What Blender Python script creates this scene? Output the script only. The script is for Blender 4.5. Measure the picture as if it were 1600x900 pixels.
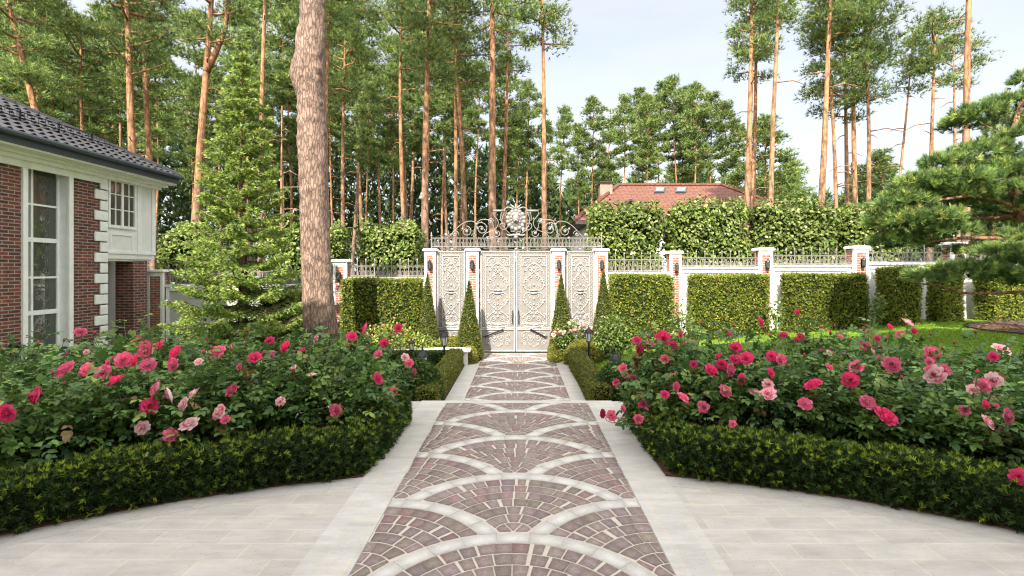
import bpy, bmesh, math, random
import numpy as np
from mathutils import Vector

for o in list(bpy.data.objects):
    bpy.data.objects.remove(o)
S = bpy.context.scene
COL = S.collection
R = math.radians
PI = math.pi

# ------------------------------------------------------------------ camera, sky, sun, exposure
F, CX, CY, CAMZ = 780.0, 812.0, 422.0, 1.875      # pixels of the 1600 wide photo, metres
cam = bpy.data.cameras.new('camera')
cam.sensor_width = 36.0
cam.lens = F / 1600 * 36.0
cam.shift_x = -12 / 1600
cam.shift_y = -28 / 1600
cam.clip_start, cam.clip_end = 0.05, 3000
co = bpy.data.objects.new('camera', cam)
co.location = (0, 0, CAMZ)
co.rotation_euler = (R(90), 0, 0)
COL.objects.link(co)
S.camera = co

SUN_AZ, SUN_EL = 196.0, 40.0                      # azimuth of the sun clockwise from +Y
w = bpy.data.worlds.new('World')
S.world = w
w.use_nodes = True
nt = w.node_tree
nt.nodes.clear()
sky = nt.nodes.new('ShaderNodeTexSky')
sky.sky_type = 'NISHITA'
sky.sun_disc = False
sky.sun_elevation = R(SUN_EL)
sky.sun_rotation = R(SUN_AZ)
sky.dust_density = 2.0
bg = nt.nodes.new('ShaderNodeBackground')
bg.inputs[1].default_value = 0.075
wo = nt.nodes.new('ShaderNodeOutputWorld')
tc = nt.nodes.new('ShaderNodeTexCoord')
mp = nt.nodes.new('ShaderNodeMapping')
mp.inputs['Scale'].default_value = (1.0, 1.0, 3.2)
mp.inputs['Rotation'].default_value = (0.0, 0.25, 0.6)
nz = nt.nodes.new('ShaderNodeTexNoise')
nz.inputs['Scale'].default_value = 1.7
nz.inputs['Detail'].default_value = 7
nz.inputs['Roughness'].default_value = 0.55
cr = nt.nodes.new('ShaderNodeMapRange')
cr.inputs['From Min'].default_value = 0.36
cr.inputs['From Max'].default_value = 0.72
cr.inputs['To Min'].default_value = 0.5
cr.inputs['To Max'].default_value = 0.78
mx = nt.nodes.new('ShaderNodeMix')
mx.data_type = 'RGBA'
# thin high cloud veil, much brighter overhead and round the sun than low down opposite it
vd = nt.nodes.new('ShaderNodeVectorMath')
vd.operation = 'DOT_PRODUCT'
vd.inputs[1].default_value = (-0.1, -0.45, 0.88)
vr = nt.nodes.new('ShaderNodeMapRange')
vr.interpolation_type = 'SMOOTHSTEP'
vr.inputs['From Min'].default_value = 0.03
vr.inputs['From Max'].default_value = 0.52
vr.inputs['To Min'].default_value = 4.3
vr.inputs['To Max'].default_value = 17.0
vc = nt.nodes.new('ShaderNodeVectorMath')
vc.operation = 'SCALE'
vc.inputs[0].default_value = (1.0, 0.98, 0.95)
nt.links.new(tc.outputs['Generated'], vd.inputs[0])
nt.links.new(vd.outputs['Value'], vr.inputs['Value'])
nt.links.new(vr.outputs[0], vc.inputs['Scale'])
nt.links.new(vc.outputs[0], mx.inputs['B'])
nt.links.new(tc.outputs['Generated'], mp.inputs[0])
nt.links.new(mp.outputs[0], nz.inputs['Vector'])
nt.links.new(nz.outputs['Fac'], cr.inputs['Value'])
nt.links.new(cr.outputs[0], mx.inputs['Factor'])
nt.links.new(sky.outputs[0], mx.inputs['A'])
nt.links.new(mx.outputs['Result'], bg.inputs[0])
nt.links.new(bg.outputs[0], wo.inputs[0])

sl = bpy.data.lights.new('sun', 'SUN')
sl.energy = 3.2
sl.angle = R(0.5)
sl.color = (1.0, 0.93, 0.82)
so = bpy.data.objects.new('sun', sl)
sdir = Vector((math.sin(R(SUN_AZ)) * math.cos(R(SUN_EL)), math.cos(R(SUN_AZ)) * math.cos(R(SUN_EL)), math.sin(R(SUN_EL))))
so.rotation_euler = (-sdir).to_track_quat('-Z', 'Y').to_euler()
so.location = (0, 0, 30)
COL.objects.link(so)

vs = S.view_settings
vs.view_transform = 'Standard'
vs.look = 'None'
vs.gamma = 1
vs.use_curve_mapping = False
vs.exposure = 1.87
S.render.engine = 'CYCLES'
S.cycles.max_bounces = 6
S.cycles.diffuse_bounces = 3
S.cycles.glossy_bounces = 3
S.cycles.transmission_bounces = 4
S.cycles.transparent_max_bounces = 6
S.cycles.caustics_reflective = False
S.cycles.caustics_refractive = False
S.cycles.use_denoising = True
S.cycles.denoiser = 'OPENIMAGEDENOISE'
S.cycles.denoising_input_passes = 'RGB_ALBEDO_NORMAL'
S.cycles.denoising_prefilter = 'ACCURATE'
S.cycles.filter_width = 1.15
S.cycles.use_light_tree = False
S.cycles.sample_clamp_indirect = 4.0


def P(px, py, Y):
    """world point seen at photo pixel (px, py) at the distance Y"""
    return np.array(((px - CX) * Y / F, Y, CAMZ - (py - CY) * Y / F))


def XP(px, Y): return (px - CX) * Y / F
def ZP(py, Y): return CAMZ - (py - CY) * Y / F


# ------------------------------------------------------------------ materials
MATS = {}


def mat(name, base, rough=0.6, spec=0.4, metal=0.0, noise=None, bump=None, coat=0.0):
    """noise = (scale, colour b, lo, hi); bump = (scale, strength, distance)"""
    m = bpy.data.materials.new(name)
    m.use_nodes = True
    t = m.node_tree
    b = t.nodes['Principled BSDF']
    b.inputs['Base Color'].default_value = (*base, 1)
    b.inputs['Roughness'].default_value = rough
    b.inputs['Specular IOR Level'].default_value = spec
    b.inputs['Metallic'].default_value = metal
    b.inputs['Coat Weight'].default_value = coat
    geo = None
    if noise or bump:
        geo = t.nodes.new('ShaderNodeNewGeometry')
    if noise:
        n = t.nodes.new('ShaderNodeTexNoise')
        n.inputs['Scale'].default_value = noise[0]
        n.inputs['Detail'].default_value = 6
        t.links.new(geo.outputs['Position'], n.inputs['Vector'])
        r = t.nodes.new('ShaderNodeMapRange')
        r.inputs['From Min'].default_value = noise[2]
        r.inputs['From Max'].default_value = noise[3]
        t.links.new(n.outputs['Fac'], r.inputs['Value'])
        x = t.nodes.new('ShaderNodeMix')
        x.data_type = 'RGBA'
        x.inputs['A'].default_value = (*base, 1)
        x.inputs['B'].default_value = (*noise[1], 1)
        t.links.new(r.outputs[0], x.inputs['Factor'])
        t.links.new(x.outputs['Result'], b.inputs['Base Color'])
    if bump:
        n = t.nodes.new('ShaderNodeTexNoise')
        n.inputs['Scale'].default_value = bump[0]
        n.inputs['Detail'].default_value = 4
        t.links.new(geo.outputs['Position'], n.inputs['Vector'])
        q = t.nodes.new('ShaderNodeBump')
        q.inputs['Strength'].default_value = bump[1]
        q.inputs['Distance'].default_value = bump[2]
        t.links.new(n.outputs['Fac'], q.inputs['Height'])
        t.links.new(q.outputs[0], b.inputs['Normal'])
    MATS[name] = m
    return m


def leaf_mat(name, rough=0.5, spec=0.3, transl=0.3):
    m = bpy.data.materials.new(name)
    m.use_nodes = True
    t = m.node_tree
    b = t.nodes['Principled BSDF']
    b.inputs['Roughness'].default_value = rough
    b.inputs['Specular IOR Level'].default_value = spec
    a = t.nodes.new('ShaderNodeAttribute')
    a.attribute_name = 'Col'
    oi = t.nodes.new('ShaderNodeObjectInfo')
    hs = t.nodes.new('ShaderNodeHueSaturation')
    mr = t.nodes.new('ShaderNodeMapRange')
    mr.inputs['To Min'].default_value = 0.82
    mr.inputs['To Max'].default_value = 1.18
    t.links.new(oi.outputs['Random'], mr.inputs['Value'])
    t.links.new(mr.outputs[0], hs.inputs['Value'])
    t.links.new(a.outputs['Color'], hs.inputs['Color'])
    t.links.new(hs.outputs[0], b.inputs['Base Color'])
    if transl:
        tr = t.nodes.new('ShaderNodeBsdfTranslucent')
        ms = t.nodes.new('ShaderNodeMixShader')
        ms.inputs[0].default_value = transl
        t.links.new(hs.outputs[0], tr.inputs[0])
        t.links.new(b.outputs[0], ms.inputs[1])
        t.links.new(tr.outputs[0], ms.inputs[2])
        t.links.new(ms.outputs[0], t.nodes['Material Output'].inputs[0])
    return m


def brick_mat(name, c1, c2, mortar, bw=0.25, rh=0.075, ms=0.011, bump=0.5, squash=False):
    m = bpy.data.materials.new(name)
    m.use_nodes = True
    t = m.node_tree
    b = t.nodes['Principled BSDF']
    b.inputs['Roughness'].default_value = 0.8
    b.inputs['Specular IOR Level'].default_value = 0.25
    g = t.nodes.new('ShaderNodeNewGeometry')
    sp = t.nodes.new('ShaderNodeSeparateXYZ')
    t.links.new(g.outputs['Position'], sp.inputs[0])
    sn = t.nodes.new('ShaderNodeSeparateXYZ')
    t.links.new(g.outputs['True Normal'], sn.inputs[0])

    def mth(op, a, bb):
        n = t.nodes.new('ShaderNodeMath')
        n.operation = op
        for i, v in enumerate((a, bb)):
            if v is None: continue
            if isinstance(v, (int, float)): n.inputs[i].default_value = v
            else: t.links.new(v, n.inputs[i])
        return n.outputs[0]
    ax = mth('ABSOLUTE', sn.outputs[0], None)
    ay = mth('ABSOLUTE', sn.outputs[1], None)
    u = mth('ADD', mth('MULTIPLY', sp.outputs[0], ay), mth('MULTIPLY', sp.outputs[1], ax))
    cb = t.nodes.new('ShaderNodeCombineXYZ')
    t.links.new(u, cb.inputs[0])
    t.links.new(sp.outputs[2], cb.inputs[1])
    br = t.nodes.new('ShaderNodeTexBrick')
    br.inputs['Scale'].default_value = 1.0
    br.inputs['Brick Width'].default_value = bw
    br.inputs['Row Height'].default_value = rh
    br.inputs['Mortar Size'].default_value = ms
    br.inputs['Mortar Smooth'].default_value = 0.2
    br.inputs['Color1'].default_value = (*c1, 1)
    br.inputs['Color2'].default_value = (*c2, 1)
    br.inputs['Mortar'].default_value = (*mortar, 1)
    t.links.new(cb.outputs[0], br.inputs['Vector'])
    n = t.nodes.new('ShaderNodeTexNoise')
    n.inputs['Scale'].default_value = 9
    n.inputs['Detail'].default_value = 5
    t.links.new(g.outputs['Position'], n.inputs['Vector'])
    x = t.nodes.new('ShaderNodeMix')
    x.data_type = 'RGBA'
    x.blend_type = 'OVERLAY'
    x.inputs['Factor'].default_value = 0.55
    t.links.new(br.outputs['Color'], x.inputs['A'])
    t.links.new(n.outputs['Fac'], x.inputs['B'])
    t.links.new(x.outputs['Result'], b.inputs['Base Color'])
    q = t.nodes.new('ShaderNodeBump')
    q.inputs['Strength'].default_value = bump
    q.inputs['Distance'].default_value = 0.012
    q.invert = True
    t.links.new(br.outputs['Fac'], q.inputs['Height'])
    t.links.new(q.outputs[0], b.inputs['Normal'])
    return m


def slab_mat(name, c1, c2, joint, bw, rh, ms=0.006, rot=0.0, off=0.5, loc=(0, 0, 0)):
    m = bpy.data.materials.new(name)
    m.use_nodes = True
    t = m.node_tree
    b = t.nodes['Principled BSDF']
    b.inputs['Roughness'].default_value = 0.62
    b.inputs['Specular IOR Level'].default_value = 0.35
    g = t.nodes.new('ShaderNodeNewGeometry')
    mpn = t.nodes.new('ShaderNodeMapping')
    mpn.inputs['Rotation'].default_value = (0, 0, rot)
    mpn.inputs['Location'].default_value = loc
    t.links.new(g.outputs['Position'], mpn.inputs[0])
    br = t.nodes.new('ShaderNodeTexBrick')
    br.offset = off
    br.inputs['Scale'].default_value = 1
    br.inputs['Brick Width'].default_value = bw
    br.inputs['Row Height'].default_value = rh
    br.inputs['Mortar Size'].default_value = ms
    br.inputs['Mortar Smooth'].default_value = 0.3
    br.inputs['Color1'].default_value = (*c1, 1)
    br.inputs['Color2'].default_value = (*c2, 1)
    br.inputs['Mortar'].default_value = (*joint, 1)
    t.links.new(mpn.outputs[0], br.inputs['Vector'])
    # soft stains and small dark pits in the cast stone
    st = t.nodes.new('ShaderNodeMapping')
    st.inputs['Scale'].default_value = (1.0, 3.5, 1.0)
    t.links.new(g.outputs['Position'], st.inputs[0])
    n = t.nodes.new('ShaderNodeTexNoise')
    n.inputs['Scale'].default_value = 2.2
    n.inputs['Detail'].default_value = 8
    n.inputs['Roughness'].default_value = 0.7
    t.links.new(st.outputs[0], n.inputs['Vector'])
    r = t.nodes.new('ShaderNodeMapRange')
    r.inputs['From Min'].default_value = 0.3
    r.inputs['From Max'].default_value = 0.7
    r.inputs['To Min'].default_value = 0.74
    r.inputs['To Max'].default_value = 1.06
    t.links.new(n.outputs['Fac'], r.inputs['Value'])
    v = t.nodes.new('ShaderNodeTexVoronoi')
    v.inputs['Scale'].default_value = 34
    t.links.new(g.outputs['Position'], v.inputs['Vector'])
    pr = t.nodes.new('ShaderNodeMapRange')
    pr.inputs['From Min'].default_value = 0.05
    pr.inputs['From Max'].default_value = 0.15
    pr.inputs['To Min'].default_value = 0.45
    pr.inputs['To Max'].default_value = 1.0
    t.links.new(v.outputs['Distance'], pr.inputs['Value'])
    mu = t.nodes.new('ShaderNodeMath')
    mu.operation = 'MULTIPLY'
    t.links.new(r.outputs[0], mu.inputs[0])
    t.links.new(pr.outputs[0], mu.inputs[1])
    x = t.nodes.new('ShaderNodeMix')
    x.data_type = 'RGBA'
    x.blend_type = 'MULTIPLY'
    x.inputs['Factor'].default_value = 1
    t.links.new(br.outputs['Color'], x.inputs['A'])
    t.links.new(mu.outputs[0], x.inputs['B'])
    t.links.new(x.outputs['Result'], b.inputs['Base Color'])
    q = t.nodes.new('ShaderNodeBump')
    q.inputs['Strength'].default_value = 0.35
    q.inputs['Distance'].default_value = 0.004
    q.invert = True
    t.links.new(br.outputs['Fac'], q.inputs['Height'])
    n2 = t.nodes.new('ShaderNodeTexNoise')
    n2.inputs['Scale'].default_value = 60
    t.links.new(g.outputs['Position'], n2.inputs['Vector'])
    q2 = t.nodes.new('ShaderNodeBump')
    q2.inputs['Strength'].default_value = 0.2
    q2.inputs['Distance'].default_value = 0.003
    t.links.new(n2.outputs['Fac'], q2.inputs['Height'])
    t.links.new(q.outputs[0], q2.inputs['Normal'])
    t.links.new(q2.outputs[0], b.inputs['Normal'])
    return m


def bark_mat(name, low, high, z0, z1, scale=1.0, strength=0.8, groove=0.45):
    """pine bark: furrowed grey brown at the foot, flaky orange higher up (object space height)"""
    m = bpy.data.materials.new(name)
    m.use_nodes = True
    t = m.node_tree
    b = t.nodes['Principled BSDF']
    b.inputs['Roughness'].default_value = 0.85
    b.inputs['Specular IOR Level'].default_value = 0.2
    tcn = t.nodes.new('ShaderNodeTexCoord')
    sp = t.nodes.new('ShaderNodeSeparateXYZ')
    t.links.new(tcn.outputs['Object'], sp.inputs[0])
    n0 = t.nodes.new('ShaderNodeTexNoise')
    n0.inputs['Scale'].default_value = 1.3
    t.links.new(tcn.outputs['Object'], n0.inputs['Vector'])
    ad = t.nodes.new('ShaderNodeMath')
    ad.operation = 'MULTIPLY_ADD'
    ad.inputs[1].default_value = 3.0
    t.links.new(n0.outputs['Fac'], ad.inputs[0])
    t.links.new(sp.outputs[2], ad.inputs[2])
    r = t.nodes.new('ShaderNodeMapRange')
    r.inputs['From Min'].default_value = z0 + 1.5
    r.inputs['From Max'].default_value = z1 + 1.5
    t.links.new(ad.outputs[0], r.inputs['Value'])
    mpn = t.nodes.new('ShaderNodeMapping')
    mpn.inputs['Scale'].default_value = (14 * scale, 14 * scale, 3.4 * scale)
    t.links.new(tcn.outputs['Object'], mpn.inputs[0])
    v = t.nodes.new('ShaderNodeTexVoronoi')
    v.feature = 'DISTANCE_TO_EDGE'
    v.inputs['Scale'].default_value = 1
    n3 = t.nodes.new('ShaderNodeTexNoise')
    n3.inputs['Scale'].default_value = 1.5
    n3.inputs['Detail'].default_value = 5
    t.links.new(mpn.outputs[0], n3.inputs['Vector'])
    ma = t.nodes.new('ShaderNodeMix')
    ma.data_type = 'VECTOR'
    ma.inputs['Factor'].default_value = 0.6
    t.links.new(mpn.outputs[0], ma.inputs['A'])
    t.links.new(n3.outputs['Color'], ma.inputs['B'])
    t.links.new(ma.outputs['Result'], v.inputs['Vector'])
    vr = t.nodes.new('ShaderNodeMapRange')
    vr.inputs['From Max'].default_value = 0.16
    vr.inputs['To Min'].default_value = groove
    vr.inputs['To Max'].default_value = 1.0
    t.links.new(v.outputs['Distance'], vr.inputs['Value'])
    x = t.nodes.new('ShaderNodeMix')
    x.data_type = 'RGBA'
    x.inputs['A'].default_value = (*low, 1)
    x.inputs['B'].default_value = (*high, 1)
    t.links.new(r.outputs[0], x.inputs['Factor'])
    n4 = t.nodes.new('ShaderNodeTexNoise')
    n4.inputs['Scale'].default_value = 5
    n4.inputs['Detail'].default_value = 6
    t.links.new(tcn.outputs['Object'], n4.inputs['Vector'])
    r4 = t.nodes.new('ShaderNodeMapRange')
    r4.inputs['From Min'].default_value = 0.3
    r4.inputs['From Max'].default_value = 0.7
    r4.inputs['To Min'].default_value = 0.6
    r4.inputs['To Max'].default_value = 1.25
    t.links.new(n4.outputs['Fac'], r4.inputs['Value'])
    mm = t.nodes.new('ShaderNodeMath')
    mm.operation = 'MULTIPLY'
    t.links.new(vr.outputs[0], mm.inputs[0])
    t.links.new(r4.outputs[0], mm.inputs[1])
    y = t.nodes.new('ShaderNodeMix')
    y.data_type = 'RGBA'
    y.blend_type = 'MULTIPLY'
    y.inputs['Factor'].default_value = 1
    t.links.new(x.outputs['Result'], y.inputs['A'])
    t.links.new(mm.outputs[0], y.inputs['B'])
    t.links.new(y.outputs['Result'], b.inputs['Base Color'])
    q = t.nodes.new('ShaderNodeBump')
    q.inputs['Strength'].default_value = strength
    q.inputs['Distance'].default_value = 0.03
    t.links.new(vr.outputs[0], q.inputs['Height'])
    t.links.new(q.outputs[0], b.inputs['Normal'])
    return m


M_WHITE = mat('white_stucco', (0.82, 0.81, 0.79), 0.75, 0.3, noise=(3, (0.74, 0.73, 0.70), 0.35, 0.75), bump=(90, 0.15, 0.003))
M_GREYW = mat('grey_and_shaded_stucco', (0.50, 0.50, 0.50), 0.8, 0.3, bump=(120, 0.2, 0.003))
M_TRIM = mat('white_trim', (0.88, 0.88, 0.88), 0.55, 0.4, noise=(5, (0.77, 0.76, 0.73), 0.4, 0.8))
M_BRICK = brick_mat('house_brick', (0.23, 0.062, 0.042), (0.085, 0.038, 0.038), (0.30, 0.26, 0.23))
M_PBRICK = brick_mat('pillar_brick', (0.40, 0.125, 0.075), (0.22, 0.10, 0.075), (0.42, 0.36, 0.31), 0.21, 0.068)
M_SLAB = slab_mat('terrace_slabs', (0.468, 0.438, 0.394), (0.418, 0.390, 0.350), (0.53, 0.47, 0.375), 0.46, 0.19, 0.007)
M_BORDER = slab_mat('border_slabs', (0.51, 0.488, 0.45), (0.465, 0.443, 0.405), (0.55, 0.475, 0.37), 0.62, 0.178, rot=R(90), off=0.5, loc=(0, 0.02, 0))
M_BAND = slab_mat('fan_bands', (0.46, 0.44, 0.405), (0.42, 0.40, 0.365), (0.53, 0.46, 0.36), 0.23, 5.0, ms=0.004, off=0)
M_GROUT = mat('cobble_grout', (0.51, 0.455, 0.375), 0.9, 0.2, noise=(14, (0.44, 0.39, 0.32), 0.35, 0.7))
M_COBBLE = leaf_mat('porphyry_cobbles', 0.55, 0.4, 0)
for n__ in M_COBBLE.node_tree.nodes:
    if n__.type == 'MAP_RANGE': n__.inputs['To Min'].default_value = n__.inputs['To Max'].default_value = 1.0
M_SOIL = mat('mulch_soil', (0.075, 0.045, 0.03), 0.95, 0.1, noise=(25, (0.15, 0.08, 0.05), 0.4, 0.7), bump=(45, 1.0, 0.03))
M_LAWN = mat('lawn_turf', (0.15, 0.25, 0.024), 0.8, 0.2, noise=(1.3, (0.20, 0.29, 0.034), 0.35, 0.65), bump=(140, 0.9, 0.02))
M_FLOOR = mat('forest_floor', (0.055, 0.075, 0.022), 0.95, 0.1, noise=(0.35, (0.11, 0.085, 0.045), 0.4, 0.65), bump=(6, 1.0, 0.1))
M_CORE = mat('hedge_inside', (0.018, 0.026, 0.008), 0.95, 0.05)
M_GATE = mat('gate_panel', (0.235, 0.215, 0.195), 0.45, 0.5, 0.3, noise=(4, (0.285, 0.262, 0.24), 0.35, 0.7))
M_ORN = mat('gate_ornament', (0.46, 0.445, 0.425), 0.38, 0.5, 0.3, noise=(25, (0.22, 0.20, 0.18), 0.52, 0.75))
M_IRON = mat('grey_iron', (0.22, 0.205, 0.19), 0.5, 0.5, 0.3, noise=(12, (0.28, 0.25, 0.225), 0.4, 0.7))
M_BLACK = mat('black_metal', (0.015, 0.016, 0.018), 0.4, 0.5, 0.4)
M_LAMPGL = mat('lantern_glass', (0.55, 0.55, 0.50), 0.08, 0.6, 0.0)
M_GLASS = mat('window_glass', (0.07, 0.078, 0.062), 0.03, 0.9)
M_TILE = mat('black_roof_tile', (0.020, 0.019, 0.023), 0.48, 0.35, noise=(5, (0.036, 0.032, 0.034), 0.4, 0.7))
M_REDTILE = brick_mat('red_roof_tile', (0.175, 0.076, 0.050), (0.135, 0.060, 0.042), (0.09, 0.038, 0.028), 0.3, 0.14, 0.018, 0.8)
M_FASCIA = mat('slate_fascia', (0.048, 0.058, 0.075), 0.5, 0.4)
M_BROWN = mat('dark_brown_eave', (0.055, 0.035, 0.028), 0.6, 0.3)
M_BARK = bark_mat('pine_bark', (0.17, 0.125, 0.10), (0.36, 0.205, 0.115), 1.5, 7.5)
M_BARKFAR = bark_mat('pine_bark_tall', (0.185, 0.14, 0.115), (0.375, 0.195, 0.10), 1.5, 8.0, 0.6, 0.5)
M_BARKBIG = bark_mat('garden_pine_bark', (0.10, 0.075, 0.062), (0.27, 0.185, 0.142), 0.5, 1.5, 3.0, 1.0, 0.55)  # dark foot mixes furrowed bark with shade put into the low colour
M_BARKRED = bark_mat('red_limb_bark', (0.20, 0.10, 0.06), (0.31, 0.165, 0.095), 0.5, 3.0, 1.6, 0.6)
M_NEEDLE = leaf_mat('pine_needles', 0.5, 0.3, 0.28)
M_LEAF = leaf_mat('hedge_leaves', 0.55, 0.25, 0.3)
M_ROSELEAF = leaf_mat('rose_leaves', 0.45, 0.28, 0.25)
M_PETAL = leaf_mat('rose_petals', 0.6, 0.2, 0.42)
M_STEM = mat('rose_stem', (0.10, 0.15, 0.04), 0.6, 0.3)
M_DEAD = mat('dead_wood', (0.34, 0.27, 0.21), 0.9, 0.1)


# ------------------------------------------------------------------ mesh helpers
class MB:
    def __init__(s):
        s.v, s.f = [], []

    def add(s, vs_, fs):
        n = len(s.v)
        s.v.extend([tuple(map(float, q)) for q in vs_])
        s.f.extend([tuple(int(i) + n for i in q) for q in fs])
        return s

    def box(s, x0, x1, y0, y1, z0, z1):
        x0, x1 = sorted((x0, x1)); y0, y1 = sorted((y0, y1)); z0, z1 = sorted((z0, z1))
        return s.add([(x0, y0, z0), (x1, y0, z0), (x1, y1, z0), (x0, y1, z0), (x0, y0, z1), (x1, y0, z1), (x1, y1, z1), (x0, y1, z1)],
                     [(0, 3, 2, 1), (4, 5, 6, 7), (0, 1, 5, 4), (1, 2, 6, 5), (2, 3, 7, 6), (3, 0, 4, 7)])

    def tube(s, pts, rad, n=6, cap=True):
        pts = np.asarray(pts, float)
        k = len(pts)
        rad = np.full(k, rad) if np.isscalar(rad) else np.asarray(rad, float)
        tg = np.gradient(pts, axis=0)
        tg /= np.linalg.norm(tg, axis=1)[:, None] + 1e-12
        ref = np.array((0.0, 0.0, 1.0)) if abs(tg[0][2]) < 0.9 else np.array((1.0, 0.0, 0.0))
        vs_, a = [], None
        for i in range(k):
            if a is None: a = np.cross(tg[i], ref)
            else: a = a - tg[i] * np.dot(a, tg[i])
            a = a / (np.linalg.norm(a) + 1e-12)
            b = np.cross(tg[i], a)
            for j in range(n):
                q = 2 * PI * j / n
                vs_.append(pts[i] + rad[i] * (a * math.cos(q) + b * math.sin(q)))
        fs = [(i * n + j, i * n + (j + 1) % n, (i + 1) * n + (j + 1) % n, (i + 1) * n + j) for i in range(k - 1) for j in range(n)]
        if cap:
            fs += [tuple(range(n - 1, -1, -1)), tuple((k - 1) * n + j for j in range(n))]
        return s.add(vs_, fs)

    def lathe(s, prof, c=(0, 0, 0), n=12):
        k = len(prof)
        vs_ = [(c[0] + r * math.cos(2 * PI * j / n), c[1] + r * math.sin(2 * PI * j / n), c[2] + z) for r, z in prof for j in range(n)]
        fs = [(i * n + j, i * n + (j + 1) % n, (i + 1) * n + (j + 1) % n, (i + 1) * n + j) for i in range(k - 1) for j in range(n)]
        fs += [tuple(range(n - 1, -1, -1)), tuple((k - 1) * n + j for j in range(n))]
        return s.add(vs_, fs)

    def ball(s, c, r, n=8, sq=(1, 1, 1)):
        vs_ = [(c[0], c[1], c[2] - r * sq[2])]
        m = max(4, n // 2 + 1)
        for i in range(1, m):
            a = -PI / 2 + PI * i / m
            for j in range(n):
                b = 2 * PI * j / n
                vs_.append((c[0] + r * sq[0] * math.cos(a) * math.cos(b), c[1] + r * sq[1] * math.cos(a) * math.sin(b), c[2] + r * sq[2] * math.sin(a)))
        vs_.append((c[0], c[1], c[2] + r * sq[2]))
        L = len(vs_) - 1
        fs = [(0, 1 + (j + 1) % n, 1 + j) for j in range(n)]
        for i in range(m - 2):
            fs += [(1 + i * n + j, 1 + i * n + (j + 1) % n, 1 + (i + 1) * n + (j + 1) % n, 1 + (i + 1) * n + j) for j in range(n)]
        fs += [(L, 1 + (m - 2) * n + j, 1 + (m - 2) * n + (j + 1) % n) for j in range(n)]
        return s.add(vs_, fs)

    def prism(s, poly, z0, z1):
        n = len(poly)
        vs_ = [(x, y, z0) for x, y in poly] + [(x, y, z1) for x, y in poly]
        fs = [tuple(range(n - 1, -1, -1)), tuple(range(n, 2 * n))] + [(i, (i + 1) % n, n + (i + 1) % n, n + i) for i in range(n)]
        return s.add(vs_, fs)

    def mesh(s, name):
        me = bpy.data.meshes.new(name)
        me.from_pydata(s.v, [], s.f)
        me.update()
        return me

    def build(s, name, m, parent=None, loc=None, smooth=False, bevel=0.0):
        """vertices are in world space; the object's origin goes to loc (or to the parent's)"""
        o0 = np.array(wloc(parent)) if parent is not None else (np.array(loc) if loc is not None else np.array((0., 0., 0.)))
        if loc is not None and parent is not None:
            o0 = np.array(loc)
        arr = np.array(s.v) - o0
        me = bpy.data.meshes.new(name)
        me.from_pydata([tuple(q) for q in arr], [], s.f)
        bm = bmesh.new()
        bm.from_mesh(me)
        bmesh.ops.recalc_face_normals(bm, faces=bm.faces)
        bm.to_mesh(me)
        bm.free()
        me.materials.append(m)
        if smooth:
            me.polygons.foreach_set('use_smooth', [True] * len(me.polygons))
        o = bpy.data.objects.new(name, me)
        COL.objects.link(o)
        if parent is not None:
            o.parent = parent
            o.location = o0 - np.array(wloc(parent))
        else:
            o.location = o0
        if bevel:
            md = o.modifiers.new('bevel', 'BEVEL')
            md.width = bevel
            md.segments = 2
            md.limit_method = 'ANGLE'
        return o


def wloc(o):
    p = np.array(o.location, float)
    while o.parent is not None:
        o = o.parent
        p = p + np.array(o.location, float)
    return p


def tag(o, label=None, cat=None, group=None, kind=None):
    if label: o['label'] = label
    if cat: o['category'] = cat
    if group: o['group'] = group
    if kind: o['kind'] = kind
    return o


def thing(name, label, cat, loc, group=None):
    o = bpy.data.objects.new(name, None)
    o.empty_display_size = 0.1
    o.location = loc
    COL.objects.link(o)
    return tag(o, label, cat, group)


def struct(name, mb, m, loc=None, **k):
    return tag(mb.build(name, m, None, loc, **k), kind='structure')


def np_mesh(name, V, T, C, m, smooth=False):
    """triangle soup straight from numpy arrays, with a colour per vertex"""
    me = bpy.data.meshes.new(name)
    V = np.ascontiguousarray(V, np.float32); T = np.ascontiguousarray(T, np.int32)
    me.vertices.add(len(V)); me.vertices.foreach_set('co', V.ravel())
    me.loops.add(T.size); me.loops.foreach_set('vertex_index', T.ravel())
    me.polygons.add(len(T))
    me.polygons.foreach_set('loop_start', np.arange(0, T.size, T.shape[1], dtype=np.int32))
    me.polygons.foreach_set('loop_total', np.full(len(T), T.shape[1], np.int32))
    if smooth: me.polygons.foreach_set('use_smooth', np.ones(len(T), bool))
    me.update(calc_edges=True)
    if C is not None:
        a = me.color_attributes.new('Col', 'FLOAT_COLOR', 'POINT')
        a.data.foreach_set('color', np.concatenate([np.asarray(C, np.float32), np.ones((len(V), 1), np.float32)], 1).ravel())
    me.materials.append(m)
    return me


def np_obj(name, me, parent=None, loc=(0, 0, 0)):
    o = bpy.data.objects.new(name, me)
    COL.objects.link(o)
    o.parent = parent
    o.location = loc
    return o


def nrm(a): return a / (np.linalg.norm(a, axis=-1, keepdims=True) + 1e-9)


def pick(rng, n, cols, wts, jit=0.15):
    """n colours chosen from a few, each a little lighter or darker"""
    c = np.array(cols)[rng.choice(len(cols), n, p=np.array(wts) / sum(wts))]
    return c * (1 + jit * rng.normal(size=(n, 1))).clip(0.5, 1.6)


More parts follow.
